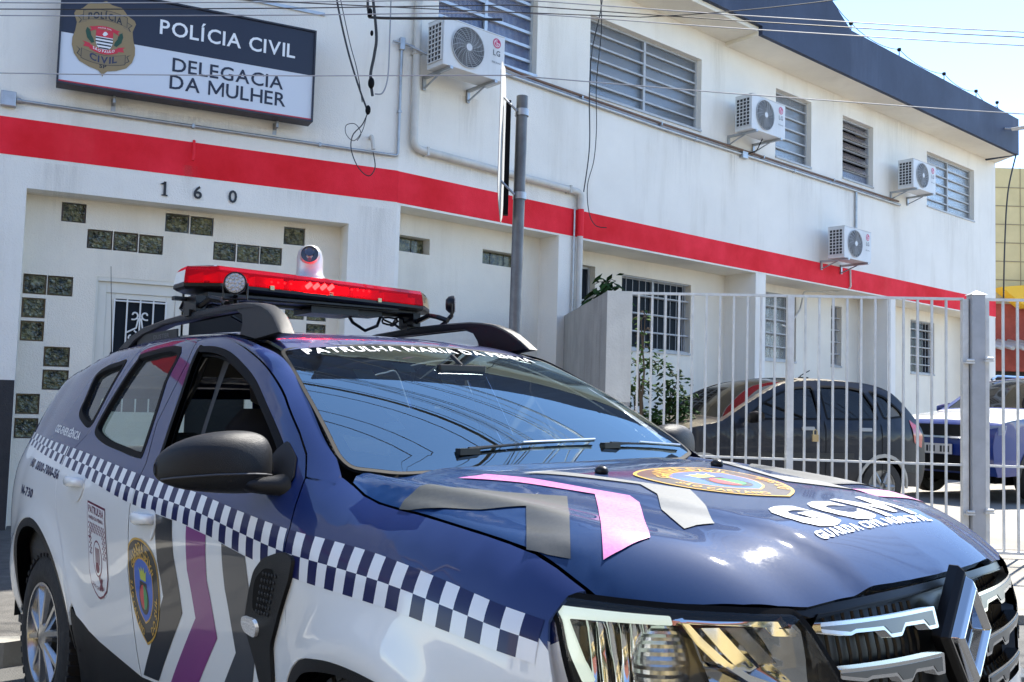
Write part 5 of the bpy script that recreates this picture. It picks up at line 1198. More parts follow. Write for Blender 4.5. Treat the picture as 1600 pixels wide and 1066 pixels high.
# ---- checkered band on both flanks, panel by panel
PP = .0875
def checks(x0, x1, parent, Sf):
    """two rows of squares, one connected sheet of print in two colours"""
    ks = [-.5375-PP/4+PP/2*k for k in range(-80, 40)]; xs_ = [x0]+[x for x in ks if x0+.004 < x < x1-.004]+[x1]
    vs = []; nn = []; fs = []; mi = []; ix = {}
    def vt_(x, t):
        k = (round(x, 5), round(t, 5))
        if k not in ix:
            z = bb_(x)+(bt(x)-bb_(x))*t; n_ = nrm(Sf, x, z); ix[k] = len(vs); vs.append(tuple(Vector(Sf(x, z))+n_*.0012)); nn.append(tuple(n_))
        return ix[k]
    for a, c in zip(xs_, xs_[1:]):
        par_ = int(floor(((a+c)/2+.5375+PP/4)/(PP/2)+1e-6)) % 2     # 0: white above, navy below
        for row in (0, 1):
            for i in range(2):
                for j in range(3):
                    xa, xb = a+(c-a)*i/2, a+(c-a)*(i+1)/2; ta, tb = (row+j/3)/2, (row+(j+1)/3)/2
                    fs.append((vt_(xa, ta), vt_(xb, ta), vt_(xb, tb), vt_(xa, tb))); mi.append(0 if (row == 1) == (par_ == 0) else 1)
    mk('checker_band', vs, fs, [VW, VN], parent, smooth=True, mi=mi, normals=nn)
for x0, x1, par in ((-1.600, -.522, fdR), (-2.448, -1.612, rdR), (-3.38, -2.462, qR), (-.508, .400, wgR)): checks(x0, x1, par, S_side)
# emergency number, phone number and unit number
tdir = (.9965, -.083)
dtext('CGE-EMERGÊNCIA', S_side, VW, qR, (-2.765, 1.212), (1, -.085), (.0, 1), .030, width=.385, bold=.03)
dtext('190  0800-7000-156', S_side, VN, qR, (-2.90, 1.058), (1, -.085), (.0, 1), .034, width=.46, bold=.03)
dtext('M-730', S_side, VN, qR, (-2.95, .935), (1, -.04), (.0, 1), .036, width=.215, bold=.03)
# rear door crest: PATRULHA
MAR = mat('maroon print', (.16, .012, .045), .4, coat=.5)
def pr(name, P, m, off=.0016): return decal(name, [P], S_side, [m], rdR, res=.03, off=off)
shp = [(-.5, 1), (.5, 1), (.5, .22), (.40, .08), (.22, -.0), (.05, -.04), (-.05, -.04), (-.22, 0), (-.40, .08), (-.5, .22)]
def pm(x, y, k=1.): return (-1.957+x*.190*k, .612+.335*(.5+(y-.5)*k)-.02*x)
pr('crest', [pm(*p) for p in shp], MAR); pr('crest_ground', [pm(*p, .955) for p in shp], VW, .0020)
rows = []
for j in range(13):
    for i in range(-5, 5):
        x = i*.088+.044*(j % 2)+.02; y = .755-j*.028
        if j >= 4 and -.30 < x < .27: continue
        if abs(x) > .42 and j > 16: continue
        rows.append([pm(x, y), pm(x+.044, y), pm(x+.044, y+.024), pm(x, y+.024)])
decal('crest_checks', rows, S_side, [MAR], rdR, off=.0024, res=.1)
pr('crest_line', [pm(-.46, .60), pm(-.30, .60), pm(-.30, .615), pm(-.46, .615)], MAR, .0024)
ov = lambda r1, r2, cx, cy, n_=18: [pm(cx+r1*cos(2*pi*i/n_), cy+r2*sin(2*pi*i/n_)) for i in range(n_)]
pr('crest_emblem', ov(.235, .205, .0, .40), MAR, .0024); pr('crest_emblem', ov(.205, .185, .0, .40), VW, .0028)
for x in (-.10, -.04, .02, .08): pr('crest_emblem', [pm(x, .34), pm(x+.035, .34), pm(x+.04, .52), pm(x-.0, .52)], MAR, .0032)
pr('crest_emblem', ov(.10, .06, -.01, .30), MAR, .0032); pr('crest_emblem', [pm(.02, .20), pm(.20, .06), pm(.25, .10), pm(.07, .24)], MAR, .0032); pr('crest_emblem', [pm(.18, .21), pm(.24, .19), pm(.10, .05), pm(.05, .08)], MAR, .0032)
dtext('PATRULHA', S_side, MAR, rdR, pm(-.42, .885), (.9945, -.105), (0, 1), .026, width=.160, bold=.03, off=.0026)
dtext('MARIA DA PENHA', S_side, MAR, rdR, pm(-.40, .815), (.9945, -.105), (0, 1), .013, width=.150, bold=.03, off=.0026)
dtext('SÃO CAETANO', S_side, MAR, rdR, pm(-.32, .09), (.9945, -.105), (0, 1), .012, width=.118, bold=.02, off=.0026, arc=-.012)

# ---- door handles
def handle(x, z, Sf, parent, L_=.17):
    cup = rounded([(x-L_*.5, z+.045), (x+L_*.5, z+.05), (x+L_*.55, z-.01), (x+L_*.30, z-.055), (x-L_*.35, z-.05), (x-L_*.5, z-.01)], .03, 4)
    hd = panel('door_handle', cup, lambda u, v: tuple(Vector(Sf(u, v))-nrm(Sf, u, v)*(.0-.004)), [PWHITE], parent, flange=.006, gap=0, res=.02)
    b = B(); n_ = 9; pts_ = []
    for i in range(n_):
        u = i/(n_-1); xx = x-L_*.48+L_*.96*u; p = Vector(Sf(xx, z+.018)); nn_ = nrm(Sf, xx, z+.018); pts_.append(p+nn_*(.008+.026*sin(pi*min(1, max(0, u)))**.5))
    vs = []; fs = []
    for i, p in enumerate(pts_):
        nn_ = Vector((0, -1, 0)); hh = .021*(.75+.25*sin(pi*i/(n_-1)))
        for a_ in range(8): t__ = 2*pi*a_/8; vs.append((p.x, p.y+nn_.y*.010*cos(t__), p.z+hh*sin(t__)))
    for i in range(n_-1):
        for a_ in range(8): fs.append((i*8+a_, i*8+(a_+1) % 8, (i+1)*8+(a_+1) % 8, (i+1)*8+a_))
    fs += [tuple(range(8)), tuple((n_-1)*8+a_ for a_ in range(8))]
    b.add(vs, fs); b.build('grip', [PWHITE], hd, smooth=True) if False else None
    mk('handle_grip', vs, fs, [PWHITE], parent, smooth=True)
handle(-1.475, .915, S_side, fdR); handle(-2.205, .998, S_side, rdR)

# ---- wing vent with side indicator
VP = rounded([(-.668, .853), (-.612, .892), (-.514, .918), (-.449, .909), (-.466, .852), (-.548, .741), (-.600, .66), (-.600, .54), (-.68, .54), (-.70, .60), (-.735, .66), (-.754, .700), (-.714, .782)], .02)
vt = panel('wing_vent', VP, S_side, [PLBLK], car, off=.012, flange=.016, gap=0, res=.03)
panel('vent_mesh', rounded([(-.655, .835), (-.60, .868), (-.545, .870), (-.575, .80), (-.63, .735), (-.69, .745), (-.675, .80)], .015), S_side, [BLK], vt, off=.0135, flange=0, gap=0)
b = B()
for i in range(7):
    for j in range(5):
        u = -.672+.017*j+.010*i+.008; z = .745+.018*i
        p = Vector(S_side(u, z))+nrm(S_side, u, z)*.0145; v, f_ = ico(p, .0062, 1, (1, .35, 1)); b.add(v, f_)
b.build('vent_studs', [PLBLK], vt)
ip = rounded([(-.742, .722), (-.672, .722), (-.655, .70), (-.672, .672), (-.735, .680), (-.752, .70)], .012)
panel('side_indicator', ip, S_side, [mat('clear lamp', (.75, .75, .74), .12, .3, coat=1, bump=.4, bscale=160)], vt, off=.022, flange=.010, gap=0, res=.02)

# ---- mirror
def blob(secs, name, m, parent, n_=20, pw_=2.4):
    """sections: (centre, half a, half b, axis a, axis b)"""
    vs = []; fs = []
    for c, ha, hb, A_, B_ in secs:
        for i in range(n_):
            t_ = 2*pi*i/n_; ca, sa = cos(t_), sin(t_); k = (abs(ca)**pw_+abs(sa)**pw_)**(-1/pw_)
            vs.append(tuple(Vector(c)+Vector(A_)*ha*ca*k+Vector(B_)*hb*sa*k))
    for i in range(len(secs)-1):
        for j in range(n_): fs.append((i*n_+j, i*n_+(j+1) % n_, (i+1)*n_+(j+1) % n_, (i+1)*n_+j))
    fs += [tuple(range(n_)), tuple((len(secs)-1)*n_+j for j in range(n_))[::-1]]
    return mk(name, vs, fs, [m], parent, smooth=True)
for sy, dn in ((-1, fdR), (1, doors[1])):
    # the shell: sections run outwards along y; x half depth, z half height
    X0 = -.725; S_ = []
    prof = [(.835, .028, .052, .01, 1.135), (.85, .048, .074, .012, 1.138), (.875, .062, .083, .014, 1.142), (.91, .072, .087, .012, 1.145), (.96, .074, .086, .006, 1.146), (1.01, .068, .080, -.006, 1.146), (1.06, .058, .070, -.022, 1.143), (1.10, .042, .052, -.042, 1.139), (1.122, .023, .032, -.058, 1.134), (1.128, .008, .014, -.064, 1.131)]
    S_ = [((X0+dx_, sy*y, zz), hx, hz, (1, 0, 0), (0, 0, 1)) for y, hx, hz, dx_, zz in prof]
    mo = blob(S_, 'door_mirror', PLBLK, car, 28, 2.6); mo.modifiers.new('sub', 'SUBSURF').levels = 1; mo.modifiers['sub'].render_levels = 1
    b = B()
    rp = [(X0+dx_+hx*1.012, sy*y, zz-.030) for y, hx, hz, dx_, zz in prof[1:-1]]
    b.tube(rp, .0030, 6); b.build('trim_line', [mat('grey trim', (.06, .06, .065), .4)], mo)
    b = B(); n_ = 24; b.add([(X0-.068, sy*(.965+.10*cos(2*pi*i/n_)), 1.143+.07*sin(2*pi*i/n_)) for i in range(n_)], [list(range(n_))]); b.build('mirror_glass', [CHR], mo)
    S_ = [((-.625, sy*.835, 1.082), .045, .030, (1, 0, 0), (0, 0, 1)), ((-.64, sy*.86, 1.080), .040, .026, (1, 0, 0), (0, 0, 1)), ((-.67, sy*.90, 1.083), .038, .022, (1, 0, 0), (0, 0, 1)), ((-.70, sy*.935, 1.09), .04, .02, (1, 0, 0), (0, 0, 1))]
    blob(S_, 'mirror_arm', PLBLK, mo, 16)
    if sy < 0: Sx = S_side
    else: Sx = S_left
    panel('mirror_sail', rounded([(-.60, 1.060), (-.585, 1.10), (-.625, 1.155), (-.70, 1.20), (-.73, 1.17), (-.76, 1.10), (-.79, 1.062)], .01), Sx, [PLBLK], dn, off=.004, flange=.02, gap=0)

# ---- roof rails, light bar, spot lamps, camera, aerial
for sy in (-1, 1):
    top_ = [(-1.12, 1.548), (-1.165, 1.585), (-1.21, 1.618), (-1.26, 1.643), (-1.32, 1.664), (-1.39, 1.678), (-1.47, 1.687), (-1.65, 1.693), (-1.85, 1.694), (-2.2, 1.684), (-2.45, 1.665), (-2.56, 1.638), (-2.64, 1.605), (-2.69, 1.575)]
    bot_ = [(-2.56, 1.575), (-2.50, 1.607), (-2.42, 1.628), (-2.2, 1.655), (-1.85, 1.664), (-1.60, 1.663), (-1.52, 1.656), (-1.46, 1.636), (-1.44, 1.60), (-1.435, 1.56), (-1.3, 1.535)]
    P = [(x, z-.010*(sy+1)/2) for x, z in top_+bot_]; b = B(); n_ = len(P); c0 = sy*.545
    for k, (dy, sh_) in enumerate(((-.030, .006), (-.022, 0), (.022, 0), (.030, .006))):
        Q_ = grow(P, -sh_) if sh_ else P
        b.v += [(x, c0+dy-(z-1.6)*.25*sy, z) for x, z in Q_]
    for k in range(3):
        for i in range(n_): b.f.append([k*n_+i, k*n_+(i+1) % n_, (k+1)*n_+(i+1) % n_, (k+1)*n_+i]); b.m.append(0)
    tri = geometry.tessellate_polygon([[Vector((x, 0, z)) for x, z in P]])
    for t_ in tri: b.f.append(list(t_)); b.f.append([i+3*n_ for i in t_][::-1]); b.m += [0, 0]
    rl = b.build('roof_rail', [PLBLK], car, smooth=True)
    if sy < 0:
        b2 = B(); b2.box(-2.50, -2.06, -.560, -.552, 1.588, 1.632); lowr = b2.build('rail_web', [PLG], rl)
        v, f_, W_ = textmesh('DUSTER', .01); mk('lettering', [(-2.30+x*.17/W_, -.5635, 1.602+y*.018) for x, y in v], f_, mat('grey lettering', (.12, .12, .13), .5), rl)
LBR = glassmat('red light bar lens', (.75, .02, .04), ior=1.14, body=(.75, .008, .03), bodyfac=.26)
LB2 = mat('lit red led', (1, .25, .15), .4, emit=(1, .16, .08), estr=30); LB3 = mat('glowing red reflector', (.5, .01, .02), .3, emit=(1, .012, .03), estr=.16)
lb = None
def barp(z, sh_=0): return [(x, y+.03) for x, y in [(-1.85-sh_, -.50), (-1.95-sh_*.5, -.610+sh_*.8), (-2.07+sh_, -.605+sh_), (-2.13+sh_, -.54), (-2.13+sh_, .54), (-2.07+sh_, .605-sh_), (-1.95-sh_*.5, .610-sh_*.8), (-1.85-sh_, .50), (-1.835-sh_, 0)]]
def stack(levels, name, m, parent, smooth_=False):
    b = B(); n_ = 9
    for z, sh_ in levels: b.v += [(x, y, z-.022*y) for x, y in barp(z, sh_)]
    for k in range(len(levels)-1):
        for i in range(n_): b.f.append([k*n_+i, k*n_+(i+1) % n_, (k+1)*n_+(i+1) % n_, (k+1)*n_+i]); b.m.append(0)
    b.f.append(list(range(n_))[::-1]); b.f.append([(len(levels)-1)*n_+i for i in range(n_)]); b.m += [0, 0]
    return b.build(name, [m], parent)
lb = stack([(1.772, .012), (1.782, 0), (1.794, 0), (1.796, .004)], 'light_bar', PLG, car)
stack([(1.795, .004), (1.799, .0), (1.850, .010), (1.866, .022), (1.872, .045), (1.875, .09)], 'red_lens', LBR, lb)
b = B()
for y in [-.56+.16*i for i in range(8)]:
    b.box(-2.10, -1.885 if abs(y) < .5 else -1.96, max(-.50, y-.066), min(.56, y+.066), 1.800-.022*y, 1.846-.022*y)
b.build('inner_reflector', [LB3], lb)
for yc in (-.02,):
    for k in range(4):
        b = B(); b.tube([(-1.868, yc-.055+.036*k, 1.822), (-1.862, yc-.035+.036*k, 1.840)], .0095, 8); b.build('led', [LB2], lb)
for yc in (-.19, .20):
    for k in range(4):
        b = B(); b.tube([(-1.868, yc-.05+.03*k, 1.829), (-1.864, yc-.048+.03*k, 1.833)], .0045, 6); b.build('led', [mat('dim red led', (1, .1, .08), .4, emit=(1, .06, .03), estr=12)], lb)
for y in (-.505, -.25, .03, .28, .56):
    b = B(); xx = -1.846 if abs(y) < .5 else -1.905; b.box(xx-.004, xx+.010, y-.009, y+.009, 1.788-.022*y, 1.806-.022*y); b.build('clip', [mat('brass clip', (.5, .4, .22), .4, .7)], lb)
b = B(); b.box(-2.12, -1.90, -.50, .52, 1.752, 1.772); b.box(-2.08, -1.92, -.02, .22, 1.722, 1.752); b.box(-2.06, -1.94, .12, .36, 1.730, 1.752); b.box(-2.02, -1.99, -.60, .60, 1.742, 1.757); b.box(-1.88, -1.865, -.40, .40, 1.757, 1.765); b.build('carrier', [PLG], lb)
for sy in (-1, 1):
    b = B(); yy = sy*.53
    b.box(-2.02, -1.90, yy-.02, yy+.02, 1.690, 1.755); b.box(-1.98, -1.93, yy-.035, yy+.035, 1.675, 1.70)
    b.tube([(-1.96, yy, 1.70), (-1.80, yy-.0, 1.735), (-1.72, yy-sy*.01, 1.72), (-1.66, yy, 1.70)], .012, 6)
    b.tube([(-2.05, yy, 1.76), (-2.10, yy, 1.72), (-2.03, yy, 1.69)], .007, 6)
    b.build('mount', [PLG], lb)
    b = B(); P = []
    for i in range(22): P.append((-1.98+.03*sin(i*.9), sy*(.49-.005*i)+.02*cos(i*1.3), 1.715+.02*sin(i*.7)))
    b.tube(P, .005, 5); b.tube([(-2.0, sy*.40, 1.755), (-1.98, sy*.36, 1.69), (-1.99, sy*.30, 1.665), (-2.0, sy*.24, 1.70), (-2.0, sy*.2, 1.755)], .008, 6); b.build('cable_loom', [PLG], lb)
DEAD = mat('lamp led lens', (.45, .47, .50), .15, .5, coat=1)
for nm, c, ax in (('spot_lamp', (-1.62, -.515, 1.775), Vector((.80, -.55, .02))), ('spot_lamp', (-1.80, .66, 1.795), Vector((.55, .80, 0)))):
    ax.normalize(); b = B(); b.lathe([(0, -.030), (.024, -.028), (.038, -.015), (.043, .0), (.043, .011), (.038, .013)], c, ax, 26); sl = b.build(nm, [PLG], car, smooth=True)
    b = B(); b.lathe([(.038, .010), (.025, .014), (0, .015)], c, ax, 24); b.build('lamp_lens', [mat('frosted lens', (.62, .64, .66), .12, .2, coat=1, bump=.8, bscale=110)], sl)
    u_ = ax.cross(Vector((0, 0, 1))).normalized()
    for (a_, r_) in [(0, 0)]+[(k*pi/3, .017) for k in range(6)]+[(k*pi/6+.2, .030) for k in range(12)]:
        p = Vector(c)+ax*.0155+u_*r_*cos(a_)+Vector((0, 0, 1))*r_*sin(a_); b = B(); b.lathe([(0, .003), (.005, .002), (.006, 0)], p, ax, 8); b.build('lamp_led', [DEAD], sl)
    b = B(); b.tube([tuple(Vector(c)-Vector((0, 0, .05))), tuple(Vector(c)-ax*.03-Vector((0, 0, .085))), (c[0]-.05, c[1]-(.02 if c[1] > 0 else -.02), 1.700)], .011, 6); b.tube([tuple(Vector(c)+u_*.044), tuple(Vector(c)+u_*.044-Vector((0, 0, .06))), tuple(Vector(c)-u_*.044-Vector((0, 0, .06))), tuple(Vector(c)-u_*.044)], .006, 6); b.build('lamp_bracket', [PLG], sl)
# camera dome on top
cc = (-2.0, .015, 1.875)
b = B(); b.lathe([(.0, 0), (.066, 0), (.066, .016), (.060, .024), (.058, .05)], cc, (0, 0, 1), 28); b.lathe([(.058, .05), (.058, .10), (.051, .13), (.036, .150), (.017, .158), (0, .16)], cc, (0, 0, 1), 28)
pc = b.build('roof_camera', [mat('camera silver', (.50, .50, .49), .35, .55, bump=.2, bscale=300)], car, smooth=True)
axc = Vector((.60, -.36, .12)).normalized(); pcen = Vector((cc[0], cc[1], cc[2]+.10))+axc*.0
b = B(); b.lathe([(.046, .026), (.044, .050), (.038, .060), (.038, .056)], pcen, axc, 26); b.build('camera_face', [mat('camera silver', ())], pc, smooth=True)
b = B(); b.lathe([(.038, .054), (0, .056)], pcen, axc, 24); b.build('camera_window', [mat('dark lens', (.012, .014, .02), .05, coat=1)], pc)
b = B(); b.lathe([(.021, .057), (.021, .064), (.016, .062), (0, .061)], pcen+Vector((0, 0, .010)), axc, 20); b.build('camera_lens', [mat('lens blue glass', (.02, .03, .06), .03, coat=1)], pc)
b = B(); b.lathe([(.009, .056), (.009, .061), (0, .061)], pcen+Vector((0, 0, -.024)), axc, 14); b.build('ir_lamp', [mat('red led window', (.16, .01, .01), .1, coat=1)], pc)
b = B(); az_ = roofz(-3.0, .50)-.01; b.lathe([(.026, 0), (.020, .02), (.010, .035), (.006, .05)], (-3.0, -.50, az_), (0, 0, 1), 14); b.tube([(-3.0, -.50, az_+.04), (-3.003, -.503, az_+.2), (-3.01, -.51, 2.01)], [.003, .002, .0014], 5); b.tube([(-3.03, -.52, az_+.01), (-2.97, -.48, az_+.02)], .012, 6); b.build('aerial', [PLG], car)

# ---- headlamps, grille, bumper, emblem
def faceS(sg_): return (lambda s, z: S_face(sg_*s, z))
HL = [(1.004, .905), (.996, .913), (.89, .908), (.751, .899), (.624, .892), (.505, .885), (.480, .857), (.450, .803), (.421, .758), (.46, .715), (.60, .69), (.80, .70), (.925, .735), (.937, .762), (.972, .876)]
for sg_ in (1, -1):
    Sf = faceS(sg_)
    hl = panel('headlamp', rounded(HL, .012), Sf, [LENS], car, off=.004, flange=.0, gap=0, res=.04)
    hs2 = panel('lamp_seal', grow(rounded(HL, .012), .011), Sf, [BLK], hl, [grow(rounded(HL, .012), -.003)], off=.002, flange=.02, gap=0, res=.05)
    rec = lambda d: (lambda s, z: tuple(Vector(Sf(s, z))-nrm(Sf, s, z)*d))
    # housing behind the lens
    panel('lamp_housing', grow(rounded(HL, .012), -.002), rec(.085), [mat('lamp housing', (.035, .036, .04), .2, .3, coat=.5)], hl, flange=-.085, gap=0, res=.05)
    # running light strip
    DR = mat('running light bar', (.84, .88, .83), .25, emit=(.86, 1.0, .84), estr=.2, coat=.6, coat_rough=.1)
    panel('running_light', rounded([(.980, .899), (.90, .896), (.752, .889), (.748, .872), (.895, .876), (.958, .876), (.898, .765), (.922, .763), (.984, .885)], .004), rec(.003), [DR], hl, flange=.012, gap=0, res=.03, edge=.01)
    panel('chrome_strip', [(.742, .887), (.63, .881), (.515, .874), (.492, .852), (.51, .850), (.522, .864), (.63, .871), (.735, .876)], rec(.014), [CHR], hl, flange=.01, gap=0, res=.03, edge=.01)
    panel('chrome_divider', [(.748, .884), (.734, .882), (.700, .84), (.655, .80), (.60, .765), (.50, .735), (.505, .745), (.595, .776), (.645, .808), (.690, .848), (.728, .888)][::-1], rec(.010), [CHR], hl, flange=.03, gap=0, res=.03, edge=.01)
    # outer compartment: vertical chrome facets, a fluted bulge in front of the bulb, then the dark gap
    dep = lambda s_, z, d: tuple(Vector(Sf(s_, z))-nrm(Sf, s_, z)*d)
    for k in range(7):
        s0 = .948-.026*k; s1 = s0-.0245; nz = 9; vs = []; fs = []
        for j in range(nz+1):
            t_ = j/nz; z = .885-.20*t_
            for i in range(4):
                u = i/3; ss = s0+(s1-s0)*u-.03*t_*(1 if k < 3 else .6); vs.append(dep(ss, z, .028+.030*sin(pi*min(1, .15+t_*.9))+.010*(u-.5)**2*4-.012*u+.006*sin(k*2.1+t_*5)))
        fs = [(4*j+i, 4*j+i+1, 4*j+5+i, 4*j+4+i) for j in range(nz) for i in range(3)]
        mk('reflector_facet', vs, fs, CHR, hl, smooth=True)
    FL = mat('fluted reflector', (.62, .63, .65), .22, .85)
    vs = []; fs = []; nu, nv = 26, 40
    for j in range(nv+1):
        for i in range(nu+1):
            a_, c_ = pi*(i/nu), pi*(j/nv)-pi/2
            ds, dz_ = .062*cos(c_)*cos(a_), .095*sin(c_); q_ = sin(a_)*cos(c_)
            vs.append(dep(.772+ds, .795+dz_, .060-.040*q_+.0016*(j % 2)))
    fs = [(j*(nu+1)+i, j*(nu+1)+i+1, (j+1)*(nu+1)+i+1, (j+1)*(nu+1)+i) for j in range(nv) for i in range(nu)]
    mk('fluted_bulge', vs, fs, FL, hl)
    # inner compartment: smooth mirror shell with a stepped fluted wedge
    vs = []; fs = []; nu, nv = 12, 10
    for j in range(nv+1):
        for i in range(nu+1):
            u, v_ = i/nu, j/nv; s0 = .715-.055*v_; s1 = .485-.025*v_; vs.append(dep(s0+(s1-s0)*u, .868-.145*v_, .030+.040*sin(pi*u)*sin(pi*min(1, v_*.9+.1))+.012*sin(5*u+3*v_)))
    fs = [(j*(nu+1)+i, j*(nu+1)+i+1, (j+1)*(nu+1)+i+1, (j+1)*(nu+1)+i) for j in range(nv) for i in range(nu)]
    mk('inner_reflector', vs, fs, mat('dark mirror', (.35, .36, .38), .06, 1.0), hl, smooth=True)
    for k in range(9):
        s_ = .640-.0042*k; b = B(); b.tube([dep(s_, .868, .026), dep(s_-.062, .80, .024)], .0019, 4); b.build('flute', [FL], hl)
    panel('mirror_patch', rounded([(.560, .868), (.505, .866), (.492, .846), (.545, .850)], .006), rec(.020), [CHR], hl, flange=.004, gap=0, res=.03, edge=.01)
    panel('wedge', [(.69, .868), (.655, .868), (.585, .792), (.600, .785), (.620, .79)], rec(.022), [CHR], hl, flange=.006, gap=0, res=.03, edge=.015)
# grille
GR = [(.445, .885), (.30, .893), (.111, .898), (-.111, .898), (-.30, .893), (-.445, .885), (-.475, .85), (-.40, .755), (-.36, .66), (.36, .66), (.40, .755), (.475, .85)]
FC = faceS(1)
rec2 = lambda d: (lambda s, z: tuple(Vector(FC(s, z))-nrm(FC, s, z)*d))
gr = panel('grille', GR, rec2(.055), [mat('grille black', (.006, .006, .007), .35)], car, flange=-.05, gap=0, res=.05)
panel('grille_lip', [(.50, .895), (.42, .902), (.25, .909), (0, .912), (-.25, .909), (-.42, .902), (-.50, .895), (-.46, .880), (-.30, .893), (0, .898), (.30, .893), (.46, .880)], rec2(.012), [PLG], gr, flange=.02, gap=0, res=.04, edge=.015)
for sg_ in (1, -1):
    for (z0, s0, s1, dzz, th) in ((.858, .452, .105, -.004, .026), (.772, .42, .10, -.010, .026), (.69, .37, .10, -.010, .026)):
        # stepped bar: a flat upper blade with notches hanging below
        up_e = [(s0+(s1-s0)*k/6, z0+.010+dzz*k/6) for k in range(7)]
        lw = []; L_ = s1-s0
        for k, (u, d_) in enumerate(((1, .042), (.90, .042), (.86, .028), (.66, .026), (.61, .042), (.52, .042), (.47, .026), (.24, .024), (.20, .028), (0, .018))): lw.append((s0+L_*u, z0+.010-d_+dzz*u))
        P = up_e+lw
        P = [(sg_*s, z) for s, z in P]
        gb = panel('grille_bar', rounded(P, .004, 2), rec2(-.004), [mat('grille bar chrome', (.50, .51, .53), .16, 1.0)], gr, flange=.028, gap=0, res=.03, edge=.012)
        up2 = [(s, z-.0055) for s, z in up_e]; lw2 = [(s, z+.0055) for s, z in lw]
        P2 = [(sg_*s, z) for s, z in up2[:-1]+[(up2[-1][0]+.01, up2[-1][1])]+[(lw2[0][0]+.01, lw2[0][1])]+lw2[1:]]
        if abs(up2[0][1]-lw2[-1][1]) > .002: panel('bar_inset', grow(P2, -.0015), rec2(-.0055), [mat('dark satin inlay', (.16, .165, .17), .3, .8)], gr, flange=.003, gap=0, res=.03, edge=.015)
    for k in range(12):
        s_ = sg_*(.44-.028*k); b = B(); p = [Vector(rec2(.035)(s_, z)) for z in (.89, .80, .70, .66)]; b.tube([tuple(q_) for q_ in p], .004, 4); b.build('grille_rib', [PLG], gr)
# emblem: tall lozenge ring
eb = B(); ez = .800; hh, hw_ = .140, .098
def lz(k, x, kz=None): kz = kz or k; return [(x, 0, ez+hh*kz), (x, hw_*k, ez), (x, 0, ez-hh*kz), (x, -hw_*k, ez)]
LV = [(1.0, .818, 0), (1.0, .838, 0), (.92, .852, 0), (.84, .853, 0), (.80, .868, 1), (.66, .876, 1), (.50, .866, 1), (.44, .842, 1)]
for k, x, m_ in LV: eb.v += lz(k, x)
for q in range(len(LV)-1):
    for i in range(4): eb.f.append([4*q+i, 4*q+(i+1) % 4, 4*q+4+(i+1) % 4, 4*q+4+i]); eb.m.append(LV[q+1][2])
q = 4*(len(LV)-1); eb.f.append([q, q+1, q+2, q+3]); eb.m.append(0)
em = eb.build('front_emblem', [PLG, mat('emblem chrome', (.55, .56, .58), .07, 1.0)], car, bevel=.0025)
# bumper
BP_ = [(-1.02, .30), (-1.03, .55), (-.99, .74), (-.93, .73), (-.80, .695), (-.60, .685), (-.46, .71), (-.42, .745), (-.37, .65), (.37, .65), (.42, .745), (.46, .71), (.60, .685), (.80, .695), (.93, .73), (.99, .74), (1.03, .55), (1.02, .30), (0, .26)]
bmpr = panel('front_bumper', BP_, FC, [PWHITE], car, res=.06)
panel('wing_corner', [(.937, .762), (.972, .876), (1.004, .905), (1.06, .93), (1.10, .92), (1.08, .74), (.99, .74)], FC, [PNAVY, PWHITE], car, cls=lambda s, z: 0 if z > bm_(.40) else 1, res=.03, off=-.003, flange=0)
panel('wing_corner', [(-s, z) for s, z in [(.937, .762), (.972, .876), (1.004, .905), (1.06, .93), (1.10, .92), (1.08, .74), (.99, .74)]], FC, [PNAVY, PWHITE], car, cls=lambda s, z: 0 if z > bm_(.40) else 1, res=.03, off=-.003, flange=0)
panel('bumper_grille', [(-.55, .42), (-.60, .54), (.60, .54), (.55, .42)], FC, [PLG], bmpr, off=.003, gap=0)
for s_ in (-.60, .60): panel('silver_guard', [(s_-.10, .60), (s_+.10, .60), (s_+.07, .36), (s_-.07, .36)], FC, [SILV], bmpr, off=.02, flange=.02, gap=0)
# tail
def S_tail(y, z): return (-3.43-.07*max(0, 1-abs((z-.8))/.5)+.30*max(0, z-1.15)-.03*(.6-abs(y)), y, z)
tg = panel('tailgate', [(-.52, .35), (.52, .35), (.63, .7), (.66, 1.1), (.55, 1.38), (.46, 1.43), (-.46, 1.43), (-.55, 1.38), (-.66, 1.1), (-.63, .7)], S_tail, [PNAVY, PWHITE], car, [[(-.46, 1.12), (.46, 1.12), (.42, 1.37), (-.42, 1.37)]], cls=lambda y, z: 0 if z > 1.15 else 1, res=.08)
panel('rear_window', [(-.46, 1.12), (.46, 1.12), (.42, 1.37), (-.42, 1.37)], S_tail, [SDG], tg, flange=0, gap=0, off=-.004)
for sy in (-1, 1): panel('tail_lamp', [(sy*.54, .85), (sy*.68, .85), (sy*.69, 1.12), (sy*.58, 1.15)], S_tail, [mat('tail lamp red', (.35, .01, .01), .15, coat=1)], tg, off=.008, gap=0)

# ---- cabin
b = B(); b.box(-3.30, -.40, -.80, .80, .30, .36); b.build('cabin_floor', [CABIN], car)
for sy in (-1, 1):
    b = B(); n_ = 14
    vs = [(x, sy*(sidew(x, z)-.055), z) for x in [-3.2+.2*i for i in range(14)] for z in (.34, .7, .95, 1.03)]
    b.add(vs, [(4*i+k, 4*i+k+1, 4*i+5+k, 4*i+4+k) for i in range(13) for k in range(3)]); b.build('door_trim', [CABIN], car)
    b = B(); pp = [(x, sy*(sidew(x, z)-.045), z) for x, z in ((-1.64, 1.0), (-1.655, 1.25), (-1.625, 1.42), (-1.66, 1.54))]; b.tube(pp, .035, 6); b.build('pillar_trim', [mat('pillar trim', (.05, .05, .048), .9)], car)
b = B(); ys = [-.74+.12*i for i in range(13)]
dash = [(-.42, 1.075), (-.60, 1.07), (-.78, 1.045), (-.90, 1.0), (-.95, .90), (-.90, .6), (-.85, .36)]
